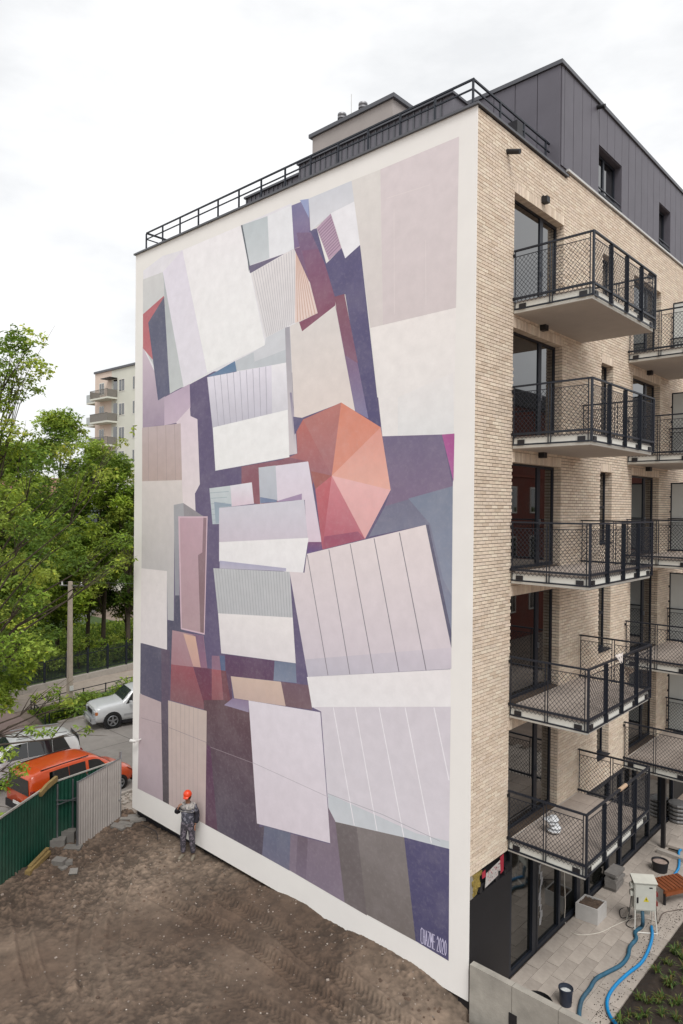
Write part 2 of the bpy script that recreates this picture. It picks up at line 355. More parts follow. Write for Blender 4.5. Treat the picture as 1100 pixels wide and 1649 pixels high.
mpoly('A', [(850,690),(858,630),(975,575),(1000,800),(670,855),(665,790),(780,730)], '#cbced3', '#c8cad0')
mpoly('A', [(785,795),(990,715),(1000,800),(670,855),(665,790),(780,735)], '#bcc2c8')
mpoly('A', [(762,234),(975,112),(1048,75),(1052,542),(855,645)], '#dcd7d7', '#d6d4d6')
stripes('A', (765,234),(1046,80),(1052,542),(856,640), 17, '#c0bcc0', .025)
mpoly('P', [(476,400),(483,397),(512,504),(482,518),(475,520)], '#e2cbc2')
stripes('P', (476.5,401),(483,398.5),(511,505),(476,519), 7, '#cfa896', .03)
mpoly('A', [(487,890),(662,790),(673,856),(560,880)], '#527aa2', '#6180a2')
mpoly('P', [(284,680),(306,656),(307,670),(318,675),(322,780),(314,795),(315,823),(293,815),(290,700)], '#dccad6', '#e0d4d6')
mpoly('A', [(75,1212),(318,1185),(327,1548),(75,1552)], '#c2aeb0', '#bca49e')
stripes('A', (75,1212),(318,1185),(327,1548),(75,1552), 4, '#a68f8e', .02)
mpoly('P', [(229,775),(293,773),(295,812),(281,813),(280,1000),(270,998),(269,920),(228,915)], '#d9cfcc', '#b4b4b8')
mpoly('C', [(275,130),(335,118),(342,203),(305,205),(310,702),(283,704)], '#a6a6ac', '#9191a0')
mpoly('C', [(335,118),(462,202),(340,203)], '#918c92')
mpoly('C', [(303,202),(489,202),(470,951),(318,915)], '#d2b2c0')
mpoly('C', [(313,212),(482,212),(465,940),(326,908)], '#c39cab', '#b3939a')
mpoly('C', [(462,210),(482,212),(465,940),(443,936),(428,447),(455,430)], '#92707c', '#86686e')
mpoly('C', [(65,1003),(232,1046),(232,862),(277,862),(283,702),(312,702),(320,915),(392,952),(265,922),(250,1360),(240,1370),(243,1500),(198,1500),(195,1375),(62,1322)], '#4f4e69', '#4f4a66')
mpoly('C', [(196,1040),(250,1050),(250,1360),(240,1370),(243,1500),(198,1500)], '#5a4862')
mpoly('C', [(70,530),(232,548),(232,1046),(65,1001)], '#e2dbdb', '#ddd6d8')
mpoly('C', [(265,922),(387,946),(462,955),(487,1163),(258,1140)], '#b08892', '#a77580')
mpoly('C', [(388,948),(460,955),(486,1163),(443,1157),(412,962)], '#7f5a7c', '#946480')
mpoly('C', [(335,943),(412,962),(445,1157),(398,1150)], '#d8ab95', '#c99a90')
mpoly('C', [(398,1153),(570,1172),(603,1178),(640,1388),(590,1395),(478,1428)], '#6a2b4e', '#742c44')
mpoly('C', [(258,1138),(398,1155),(478,1427),(252,1365)], '#9c4352', '#83535c')
mpoly('C', [(600,1076),(912,1115),(905,1240),(635,1212),(645,1352),(637,1390),(603,1180)], '#5b3860', '#5d3250')
mpoly('C', [(515,1082),(563,1085),(573,1175),(515,1168)], '#8f6680')
mpoly('C', [(515,1168),(573,1175),(590,1380),(515,1360)], '#a4525c', '#8e5058')
mpoly('C', [(565,1080),(596,1085),(600,1180),(574,1176)], '#50628a')
mpoly('C', [(573,1175),(604,1180),(637,1390),(592,1382)], '#733644')
mpoly('C', [(912,1116),(1045,1130),(1052,1256),(905,1240)], '#66748f', '#7a86a0')
mpoly('C', [(952,1248),(1130,1270),(1150,1425),(982,1402)], '#6f4f60', '#74565e')
mpoly('C', [(635,1213),(952,1248),(982,1402),(657,1352)], '#d0b4a2', '#c3a79c')
mpoly('E', [(470,100),(600,100),(745,160),(800,850),(830,845),(815,1017),(480,835)], '#5e3a44', '#4b4155')
mpoly('E', [(640,90),(738,105),(736,173),(590,130)], '#887294', '#9486a6')
mpoly('E', [(485,360),(510,378),(552,872),(480,834)], '#5b2b52', '#542a48')
mpoly('E', [(92,62),(220,113),(229,697),(80,622)], '#bba6a8', '#b09da6')
mpoly('E', [(218,110),(262,105),(265,717),(229,698)], '#5a4c62', '#4e4448')
mpoly('E', [(260,102),(488,165),(480,834),(265,717)], '#c6b2a8', '#bda8a4')
stripes('E', (262,104),(455,156),(448,815),(267,717), 7, '#a89590', .018)
mpoly('A', [(703,1458),(955,1415),(1005,1395),(1055,1375),(1140,1150),(1180,1500),(1120,1650),(830,1700),(780,1690),(703,1600)], '#8d5a6c', '#8e4f5c')
mpoly('C', [(500,25),(632,8),(642,140),(562,148),(565,250),(520,252)], '#c3cbce', '#aebcc4')
stripes('C', (502,30),(522,250),(562,250),(630,20), 6, '#9fb0b8', .02)
mpoly('C', [(632,8),(768,-13),(782,122),(642,140)], '#dcdae2', '#d8c2d0')
mpoly('C', [(530,110),(638,125),(640,138),(565,145),(560,245),(540,248)], '#8b9eb0', '#98aab8')
mpoly('P', [(416.5,753),(444,749.5),(447,806),(419,811)], '#bcc1ca', '#b0b6c2')
mpoly('C', [(820,80),(926,98),(926,113),(822,119)], '#6f80a2')
mpoly('P', [(444,750),(496.5,743),(518,873),(495,874),(491,805),(447,807)], '#d9d2df', '#d6c2d0')
mpoly('C', [(930,105),(1085,58),(1085,97),(930,110)], '#a187ac')
mpoly('P', [(353,818),(490,804.5),(496,868),(353,874)], '#cccbd6', '#cabfcc')
mpoly('P', [(353,873),(497,866),(488.5,922),(464,921),(353,904)], '#e8e6e6', '#e4e2e4')
mpoly('C', [(565,482),(985,530),(985,549),(565,531)], '#a9a7c4', '#b8b4c6')
mpoly('C', [(525,530),(1008,553),(1027,842),(555,815)], '#bdbfc2', '#b8babe')
stripes('C', (527,532),(1008,555),(1024,840),(557,815), 26, '#a2a5aa', .022)
mpoly('C', [(555,815),(1027,842),(1046,1131),(575,1068)], '#e6e1e0', '#d9d3d6')
mpoly('A', [(978,580),(1008,572),(1035,1150),(1055,1375),(1003,1386),(990,960)], '#9e9ca6', '#cdc4c8')
mpoly('A', [(1008,990),(1020,990),(1040,1150),(1055,1375),(1040,1380)], '#857c98', '#cfc6ca')
mpoly('A', [(486,893),(985,800),(998,1100),(520,1211)], '#dedae6', '#bcbac8')
stripes('A', (500,890),(885,820),(890,1123),(530,1208), 9, '#a5a2b2', .022)
mpoly('A', [(893,818),(985,800),(998,1100),(897,1122)], '#e6e4ea', '#cdccd4')
mpoly('A', [(521,1211),(996,1098),(1006,1399),(538,1484)], '#efecee', '#f0eeee')
mpoly('P', [(467,525),(484,517),(487,533),(540,491),(572,662),(549,649),(486,673),(474,671)], '#d6d0cc', '#dccfc8')
mpoly('P', [(472,671),(488,673),(479,695),(474.5,700)], '#5c567e')
# upper middle
mpoly('B', [(33,450),(128,413),(138,600),(170,640),(48,690)], '#74719c', '#7b628e')
mpoly('B', [(80,420),(128,413),(130,520)], '#8f9cc8')
mpoly('B', [(130,590),(172,575),(225,770),(245,752),(310,685),(330,742),(412,668),(529,1700),(456,1700),(330,940),(272,955)], '#57507c', '#4d4674')
mpoly('B', [(48,690),(78,680),(60,600),(140,598),(217,770),(222,900),(130,870)], '#755a80', '#7e5074')
mpoly('B', [(90,700),(180,690),(217,770),(273,955),(276,1002),(92,1146),(75,1095),(178,1046)], '#7e5176', '#86405c')
mpoly('B', [(270,955),(325,939),(400,1320),(330,1240)], '#7f3f58', '#8c5068')
mpoly('P', [(540,491),(571,585),(593,672),(572,662)], '#87506c', '#7d78a0')
mpoly('P', [(538.6,478),(554.8,473.6),(576,585),(556,572)], '#7f3f58', '#80506e')
mpoly('P', [(556,572),(576,585),(593.5,674),(572,662)], '#7c5a80', '#7d78a0')
mpoly('B', [(127,412),(365,313),(385,430),(255,495),(140,592)], '#c9ccd4', '#d6d6dc')
mpoly('B', [(250,493),(385,425),(413,667),(330,742)], '#e4e3e8')
mpoly('B', [(172,574),(250,494),(309,686),(240,753)], '#b193ac', '#b694ae')
mlines('B', [((178+i*5.4, 590+i*13), (254+i*4.4, 512+i*14)) for i in range(12)], '#8c6c88', .025)
mpoly('B', [(365,313),(525,250),(560,1105),(470,1127),(412,668)], '#d8d3ce', '#d2c9c6')
mpoly('B', [(525,250),(960,68),(943,1016),(540,1110)], '#d4c8ca', '#cfc3c3')
mlines('B', [((775,640),(777,1000)), ((600,470),(602,1050)), ((560,410),(800,335))], '#dacfce', .014)
mpoly('P', [(597,528),(734.5,495.5),(731,699),(616,703)], '#e6e0dc', '#dfdcda')
mpoly('P', [(641,640),(730,600),(731,699),(641,701)], '#e2dedc', '#d9dada')
# right: purple ground of the umbrella
mpoly('D', [(536,215),(866,205),(926,492),(550,604),(582,515)], '#6c6082', '#7d6886')
mpoly('D', [(550,603),(926,491),(918,1385),(775,705),(460,772)], '#6e6d86', '#8088a0')
mpoly('D', [(680,560),(926,491),(920,1100),(870,1000),(800,700)], '#747f96', '#848ca2')
mpoly('D', [(775,705),(792,705),(919,1300),(918,1392)], '#565470')
mpoly('D', [(866,205),(935,200),(930,467)], '#a93c8c', '#b0509a')
cc = (256,433)
mpoly('D', [(97,122),(308,28),cc], '#bb7066', '#a86a70')
mpoly('D', [(308,28),(527,165),cc], '#d97f62', '#dc8a72')
mpoly('D', [(527,165),(582,512),cc], '#de9484', '#e6a896')
mpoly('D', [(582,512),(440,783),cc], '#e8b0ae', '#dea09e')
mpoly('D', [(440,783),(203,842),cc], '#d48088', '#b44e66')
mpoly('D', [(203,842),(165,508),cc], '#c65c64', '#b04c60')
mpoly('D', [(60,190),(97,122),cc,(165,508),(125,355),(22,332),(66,310)], '#bd6257', '#9a6470')
mpoly('D', [(140,408),cc,(165,506)], '#a4564e')
mpoly('D', [(214,770),(400,742),(440,783),(205,842)], '#9c4868', '#a64260')
mpoly('D', [(125,800),(198,800),(205,842),(118,866)], '#7a3d70', '#5e4a88')
mpoly('D', [(118,866),(776,705),(918,1388),(918,1502),(124,1547),(22,965),(105,970)], '#e0d3d2', '#c9bfca')
mpoly('D', [(110,1450),(918,1385),(918,1502),(124,1547)], '#cdc3cd', '#b8b4c2')
mlines('D', [((120,870),(235,1538)),((240,842),(356,1532)),((358,812),(488,1526)),((490,780),(628,1519)),((630,748),(778,1510))], '#7d7681', .024)
mpoly('F', [(105,92),(812,54),(812,240),(130,242)], '#e4dfdf', '#e2e0e2')
mpoly('F', [(130,240),(812,238),(804,937),(215,796),(175,262)], '#cfc8d0', '#d2ccd4')
mpoly('F', [(208,665),(640,860),(804,900),(804,937),(215,797)], '#c0c6cc', '#c6cad0')
mlines('F', [((235,242),(338,822)),((343,242),(450,848)),((460,242),(582,880)),((588,242),(717,908)),((730,242),(804,600))], '#e6e2e8', .026)
mlines('F', [((208,665),(480,770)),((480,770),(760,900))], '#a9a7b0', .015)
mpoly('P', [(400.5,1128),(516,1147),(532.5,1358),(414,1326)], '#dad3dc', '#d6cbd4')
mlines('P', [((407,1228),(530,1284))], '#b5abb5', .015)
mlines('E', [((265,262),(485,350)),((510,378),(760,472)),((100,205),(220,240))], '#94828a', .015)
mpoly('E', [(828,843),(985,886),(977,1108),(815,1017)], '#5d647e', '#666580')
mpoly('F', [(25,862),(220,914),(208,730),(247,806),(292,1202),(18,1042)], '#776474', '#7e6e82')
mpoly('F', [(60,872),(110,885),(100,1090),(50,1055)], '#6a5868', '#74647a')
mpoly('F', [(245,804),(584,881),(641,1392),(291,1201)], '#7d7472', '#6c625e')
mpoly('F', [(245,804),(350,830),(400,1265),(291,1201)], '#695f5f', '#655a5a')
mpoly('F', [(583,880),(805,938),(802,1488),(640,1391)], '#484270', '#3d3866')
# the painter's signature, thin brushed strokes
GL = {'C':[[(1,1),(.6,1.05),(.15,.9),(.15,.1),(.6,-.05),(1,0)]], 'H':[[(.1,0),(.1,1)],[(.9,0),(.9,1)],[(.1,.5),(.9,.5)]], 'A':[[(0,0),(.5,1),(1,0)],[(.2,.35),(.8,.35)]],
      'Z':[[(.05,1),(.95,1),(.05,0),(.95,0)]], 'M':[[(0,0),(.1,1),(.5,.4),(.9,1),(1,0)]], 'E':[[(.9,1),(.1,1),(.1,0),(.9,0)],[(.1,.52),(.8,.52)]],
      '2':[[(.1,.8),(.4,1.02),(.85,.85),(.8,.6),(.1,0),(.95,0)]], '0':[[(.5,1),(.12,.8),(.12,.2),(.5,0),(.88,.2),(.88,.8),(.5,1)]]}
p0 = at(460+664/3.0535, 1060+1396/3.0535, 1, 0); p1 = at(460+792/3.0535, 1060+1462/3.0535, 1, 0)
x = p0.x; adv = (p1.x-p0.x)/9.7; zb = p0.z; hh = .31
for ch in 'CHAZME 2020':
    if ch == ' ': x += adv*.6; continue
    for st_ in GL[ch]:
        for (a, b), (c, d) in zip(st_[:-1], st_[1:]):
            P0 = Vector((x+a*adv*.72, zb+b*hh)); P1 = Vector((x+c*adv*.72, zb+d*hh)); dd = (P1-P0).normalized()*.008; P0 -= dd; P1 += dd; n = Vector((-dd.y, dd.x))*1.1
            MP.append(([tuple(P0+n), tuple(P1+n), tuple(P1-n), tuple(P0-n)], lin('#b9b3d2'), lin('#b9b3d2')))
    x += adv*.92
def area(q): return sum(q[i][0]*q[(i+1) % len(q)][1]-q[(i+1) % len(q)][0]*q[i][1] for i in range(len(q)))/2
vs, fs = [], []
for q, c1, c2 in MP:
    if area(q) < 0: q.reverse()
    fs.append(list(range(len(vs), len(vs)+len(q)))); vs += [Vector(p) for p in q]
rv, re_, rf, ov, oe, of = delaunay_2d_cdt(vs, [], fs, 1, 1e-4)
mm = MB()
for f, o_ in zip(rf, of):
    if not o_: continue
    q, c1, c2 = MP[max(o_)]; z0 = min(p[1] for p in q); z1 = max(p[1] for p in q); cols = []
    for i in f:
        t = min(1, max(0, (rv[i].y-z0)/(z1-z0+1e-6))); c_ = [b+(a-b)*t for a, b in zip(c1, c2)]; g_ = sum(c_)/3; cols.append(tuple(min(.9, (1.0+.12*g_)*(.86*v+.14*g_*k_)+.022) for v, k_ in zip(c_, (.99, 1, 1.02))))
    pts = [(rv[i].x, -.003, rv[i].y) for i in f]
    if area([(p[0], p[2]) for p in pts]) < 0: pts.reverse(); cols.reverse()
    mm.add(pts, [tuple(range(len(f)))], cols)
part('mural', mm, MURAL, gable)

# brick facade on x = 0 with real bricks over recessed mortar
YE, ZB = 13.9, 2.58
FL = [14.83-3*k for k in range(5)]                        # finished floor levels, top storey first
ops = []                                                 # openings (y0, y1, z0, z1, kind)
for f in FL:
    ops += [(1.58, 4.07, f+.02, f+2.44, 'door'), (6.52, 7.34, f+.47, f+2.44, 'slot'), (8.87, 11.28, f+.02, f+2.44, 'door')]
mo = MB(); yb = sorted({.0, YE, *[o_[0]-.012 for o_ in ops], *[o_[1]+.012 for o_ in ops]}); 
def par_top(y): return 18.495 if y < 4.2 else 18.66
yb = sorted(set(yb) | {4.2})
for y0, y1 in zip(yb[:-1], yb[1:]):
    zt = par_top((y0+y1)/2); cuts = sorted([(o_[2]-.012, o_[3]+.012) for o_ in ops if o_[0]-.013 <= y0 and o_[1]+.013 >= y1]); z = ZB+.01
    for a, b in cuts+[(zt, None)]:
        if a > z: mo.box((-.28, y0+(.026 if y0 == 0 else 0), z), (-.022, y1, a))
        z = b
bw = part('brick_wall', mo, MORTAR, B)
BC = [lin(c) for c in ('#dfceba','#dccbb7','#e1d2bd','#d8c6b2','#decdbb','#d2bfaa','#e3d5c1','#dac9b6','#d6c5b1')]
stuffb = MB(); near = []
def brick(y0, y1, z0, z1, d=.03, big=True):
    if y1-y0 < .02 or z1-z0 < .015: return
    pr = random.uniform(0, .003)
    if big and y1-y0 > .2 and z1-z0 > .055 and z1-z0 < .07 and y1 < 1.6 and 6.6 < z0 < 13.4 and d < .1: near.append((y0, z0, pr)); return
    stuffb.box((-d, y0, z0), (pr, y1, z1), jit(random.choice(BC), .05))
sold = [(o_[0], o_[1], o_[3], o_[3]+.233) for o_ in ops]
z = ZB; k = 0
while z < 18.64:
    z1 = z+.062; y = -.125 if k % 2 else 0.0
    while y < YE:
        a, b = max(y, .021), min(y+.236, YE); segs = [(a, b)]; zt = par_top(a)
        if z1 > zt+.01: y += .25; continue
        for (oy0, oy1, oz0, oz1) in [(o_[0], o_[1], o_[2], o_[3]) for o_ in ops]+sold:
            if z1 > oz0+.01 and z < oz1-.005:
                ns = []
                for s0, s1 in segs:
                    if s1 <= oy0 or s0 >= oy1: ns.append((s0, s1)); continue
                    if s0 < oy0-.02: ns.append((s0, oy0))
                    if s1 > oy1+.02: ns.append((oy1, s1))
                segs = ns
        for s0, s1 in segs:
            jamb = any((abs(s0-o_[1]) < .13 or abs(s1-o_[0]) < .13) and z1 > o_[2]+.01 and z < o_[3] for o_ in ops)
            if jamb and any(abs(s0-o_[1]) < 1e-6 or abs(s1-o_[0]) < 1e-6 for o_ in ops): brick(s0, s1, z, z1, .09 if k % 2 else .2); 
            else: brick(s0, s1, z, z1)
            if jamb and k % 2:
                for o_ in ops:
                    if abs(s0-o_[1]) < 1e-6 and z1 > o_[2]+.01 and z < o_[3]: stuffb.box((-.2, s0, z), (-.1, s0+.1, z1), jit(random.choice(BC), .1))
        y += .25
    z += .075; k += 1
for (y0, y1, z0, z1) in sold:
    n = int((y1-y0)/.075)
    for i in range(n):
        a = y0+(y1-y0)*i/n; stuffb.box((-.2, a+.004, z0), (random.uniform(.002, .005), a+(y1-y0)/n-.005, z1-.008), jit(random.choice(BC), .1))
random.shuffle(near)
bm_ = [MB().box((-.03, 0, 0), (0, .236, .062), jit(BC[i % 9], .05)).mesh('brick', BRICK) for i in range(14)]
near.sort(key=lambda q: abs(q[1]-10)); 
for i, (y, z, pr) in enumerate(near):
    if i < 300:
        b_ = link('brick', bm_[random.randrange(14)], bw); wo = worldorg(B); b_.location = (pr-wo[0], y-wo[1], z-wo[2])
    else: stuffb.box((-.03, y, z), (pr, y+.236, z+.062), jit(random.choice(BC), .1))
part('bricks', stuffb, BRICK, bw, kind='stuff')

# roof, parapet capping, roof railings, penthouse
part('roof', MB().box((-L+.3, .34, H-.35), (-.28, 23.7, H-.12)), mat('roof_membrane', '#56545a', .9, .1, 2), B)
cp = MB(); cp.box((-L-.05, -.06, H), (.06, .40, H+.05)); cp.box((-.34, .40, H), (.06, 4.2, H+.05)); cp.box((-L-.05, .4, H), (-L+.36, 24, H+.05))
part('parapet_capping', cp, CAP, B)
part('parapet_flashing', MB().box((-.34, 4.2, 18.655), (.055, YE, 18.71)), CAPL, B)
rr = MB(); zr = 19.27
ra = [(-12.85, .28), (-.28, .28)]; 
rr.bar((-12.85,.28,zr), (-.255,.28,zr), .04, .04); rr.bar((-.28,.305,zr), (-.28,3.8,zr), .04, .04); rr.bar((-12.85,.305,zr), (-12.85,3.9,zr), .05)
rr.bar((-12.84,.28,zr-.2), (-.29,.28,zr-.2), .03, .03); rr.bar((-.28,.3,zr-.2), (-.28,3.8,zr-.2), .03); rr.bar((-12.85,.3,zr-.2), (-12.85,3.9,zr-.2), .03)
rail = part('roof_railing', rr, BLACKM, B)
for i in range(14): part('post', MB().box((-12.87+i*.967, .255, H+.05), (-12.83+i*.967, .295, zr-.027)), BLACKM, rail)
for i in range(1, 4): part('post', MB().box((-.3, .28+i*1.1, H+.05), (-.26, .32+i*1.1, zr-.027)), BLACKM, rail)
part('corner_box', MB().box((-.25, 1.7, H+.05), (-.02, 1.95, H+.42)).box((-.22, 2.0, H+.05), (-.05, 2.06, H+.2)), BLACKP, B)
pw = MB(); wins = [(6.16, 7.78, 18.80, 20.07), (10.97, 12.06, 18.82, 20.10)]
ycut = [3.85] + [v for w_ in wins for v in w_[:2]] + [YE+9]
for i, (a, b) in enumerate(zip(ycut[:-1], ycut[1:])):
    if i % 2: w_ = wins[i//2]; pw.box((-.3, a, w_[3]), (-.03, b, 21.15))
    else: pw.box((-.3, a, 18.2 if a > 3.9 else 18.39), (-.03, b, 21.15))
pw.box((-10.8, 3.85, 18.39), (-.3, 4.1, 21.15)); pw.box((-10.8, 4.1, 18.39), (-10.5, YE+9, 21.15)); pw.box((-10.5, 4.1, 20.95), (-.3, YE+9, 21.15)); pw.box((-.4,4.2,18.6),(-.3,YE+9,18.8))
pent = part('penthouse', pw, ZINC, B)
ys_ = [4.03, 4.55, 5.08, 5.62, 6.16, 6.70, 7.24, 7.78, 8.31, 8.84, 9.37, 9.90, 10.43, 10.97, 11.52, 12.06, 12.6, 13.15, 13.7]
for a, b in zip([3.87]+ys_[:-1], ys_):
    w_ = next((w for w in wins if a >= w[0]-.02 and b <= w[1]+.02), None)
    part('cladding_panel', MB().box((-.028, a+.01, w_[3]+.02 if w_ else 18.71), (random.uniform(-.001, .004), b-.01, 21.14)), ZINC, pent)
for i in range(8):
    part('cladding_panel', MB().box((-.02-i*.62-.6, 3.825+random.uniform(0, .004), 18.42), (-.02-i*.62, 3.848, 21.14)), ZINC, pent)
part('roof_edge', MB().box((-10.85, 3.78, 21.15), (.05, 4.05, 21.25)).box((-.25, 4.05, 21.15), (.05, YE+9, 21.25)), CAP, pent)
for w_ in wins:
    wf = MB(); y0, y1, z0, z1 = w_; x = -.26
    for a, b in (((x,y0,z0),(x+.06,y0+.07,z1)), ((x,y1-.07,z0),(x+.06,y1,z1)), ((x,y0+.07,z0),(x+.06,y1-.07,z0+.07)), ((x,y0+.07,z1-.07),(x+.06,y1-.07,z1)),
                 ((x,(y0+y1)/2-.05,z0+.07),(x+.06,(y0+y1)/2+.05,z1-.07))): wf.box(a, b)
    wf.box((-.25, y0, z0-.03), (.03, y1, z0-.002)); wf.bar((-.02,y0+.02,z0+.16),(-.02,y1-.02,z0+.16),.03); wf.bar((-.02,y0+.02,z0+.06),(-.02,y1-.02,z0+.06),.02)
    q = part('window', wf, BLACKM, B); part('pane', MB().box((x+.015, y0+.05, z0+.05), (x+.03, y1-.05, z1-.05)), GLASS, q)
    part('curtain', MB().box((x-.12, y0+.1, z0+.02), (x-.1, y0+.55, z1)), mat('pale_curtain', '#c8c8c6', .9, .05, 5), q)
# roof boxes with ribbed fronts, lift tower
def ribbed(x0, x1, y, z0, z1, name):
    o = part(name, MB().box((x0, y, z0), (x1, y+1.2, z1)), ZINC2, B)
    part('roof_cap', MB().box((x0-.05, y-.08, z1), (x1+.05, y+1.25, z1+.06)), CAP, o)
    n = int((x1-x0)/.21)
    for i in range(n): part('cladding_rib', MB().box((x0+i*.21, y-.03, z0), (x0+i*.21+.04, y, z1-.01)), CAP, o)
ribbed(-7.33, -1.94, 2.0, 18.39, 20.36, 'plant_screen'); ribbed(-9.83, -7.40, 2.05, 18.39, 20.1, 'plant_screen')
lt = part('lift_tower', MB().box((-8.75, 3.95, 21.26), (-5.37, 5.3, 22.44)), mat('tower_render', '#a39c98', .9, .05, 2), B)
lt.location.y -= 0
part('roof_cap', MB().box((-8.86, 3.87, 22.44), (-5.27, 5.4, 22.56)), CAP, lt)
for px in (-7.75, -6.85):
    part('vent_pipe', MB().lathe((px, 4.3, 22.56), [(.0,0),(.11,0),(.11,.28),(.15,.28),(.15,.33),(.11,.34),(.15,.4),(.14,.45),(0,.47)], 12), mat('vent_metal', '#8b8b8e', .5, .1, 5, metal=.4), lt)
part('lightning_rod', MB().tube([(-7.35,4.3,22.56),(-7.35,4.3,23.5)], .012, 5), CAPL, lt)
part('downpipe_outlet', MB().tube([(-.01,1.23,18.02),(.30,1.25,17.93)], .055, 12), BLACKP, B)
part('downpipe_outlet', MB().tube([(-.05,6.0,21.02),(.22,6.0,20.98)], .055, 12), BLACKP, B)
# security lamp on the left edge of the mural
lm = MB(); q = at(219,1192,1,-.1); lm.bar((q.x+.15,0,q.z+.05),(q.x+.1,-.22,q.z+.02),.03); lm.tube([(q.x+.12,-.16,q.z),(q.x-.16,-.2,q.z-.03)], .055, 10)
part('wall_camera', lm, mat('white_plastic', '#d8d6d2', .4, .03, 5), B)

# doors and slot windows
X0 = -.20
def wframe(mb, y0, y1, z0, z1, t=.07, x=X0): 
    mb.box((x-.05,y0,z0),(x+.01,y0+t,z1)); mb.box((x-.05,y1-t,z0),(x+.01,y1,z1)); mb.box((x-.05,y0+t,z0),(x+.01,y1-t,z0+t)); mb.box((x-.05,y0+t,z1-t),(x+.01,y1-t,z1))
DARKROOM = mat('room_dark', '#2a2826', .9, .2, 1)
wi = 0
for (y0, y1, z0, z1, kind) in ops:
    fr = MB()
    if kind == 'door':
        ym = y0+(y1-y0)*.67; wframe(fr, y0-.02, ym, z0-.02, z1+.02); wframe(fr, ym, y1+.02, z0-.02, z1+.02, .09)
        q = part('balcony_door', fr, BLACKM, B)
        part('pane', MB().box((X0-.03, y0+.04, z0+.04), (X0-.015, ym-.06, z1-.04)), GLASS, q); part('pane', MB().box((X0-.03, ym+.08, z0+.06), (X0-.015, y1-.06, z1-.06)), GLASS, q)
        part('handle', MB().box((X0+.01, ym+.03, z0+1.0), (X0+.05, ym+.055, z0+1.13)), CHROME, q)
    else:
        wframe(fr, y0-.02, y1+.02, z0-.02, z1+.02, .07); fr.box((X0-.05,y0+.05,z0+.95),(X0+.012,y1-.05,z0+1.02)); fr.box((X0, y0+.005, z0-.03), (.05, y1-.005, z0))
        q = part('window', fr, BLACKM, B); part('pane', MB().box((X0-.03, y0+.04, z0+.04), (X0-.015, y1-.04, z1-.04)), GLASS, q)
for f in FL:                                              # little lamps above the doors
    for yy in (2.92, 10.1):
        part('wall_lamp', MB().box((.006, yy-.08, f+2.60), (.15, yy+.08, f+2.74)).box((.006, yy-.05, f+2.74), (.05, yy+.05, f+2.78)), BLACKP, B)

# ---- balconies, built once and copied
def lattice(mb, p, u, v, w, h, s=.1, th=.008):            # diamond mesh in the rectangle p + a*u + b*v
    p, u, v = Vector(p), Vector(u), Vector(v); nrm = u.cross(v)
    sx, sy = s, s*1.12
    for sg in (1, -1):
        k0 = -int(h/sy)-2; k1 = int(w/sx)+int(h/sy)+3
        for k in range(k0, k1):
            # line: a = k*sx + sg*t*sx, b = t*sy
            a0 = k*sx if sg > 0 else k*sx; ta = 0; tb = h/sy
            for lim_ in (0, w):
                t = (lim_-a0)/(sg*sx)
                if sg > 0:
                    if lim_ == 0: ta = max(ta, t)
                    else: tb = min(tb, t)
                else:
                    if lim_ == w: ta = max(ta, t)
                    else: tb = min(tb, t)
            if tb-ta < .15: continue
            A = p + u*(a0+sg*ta*sx) + v*(ta*sy) + nrm*(sg*th*.3); Bq = p + u*(a0+sg*tb*sx) + v*(tb*sy) + nrm*(sg*th*.3)
            mb.bar(A, Bq, th, th*.6, upv=nrm)
BW = 1.815
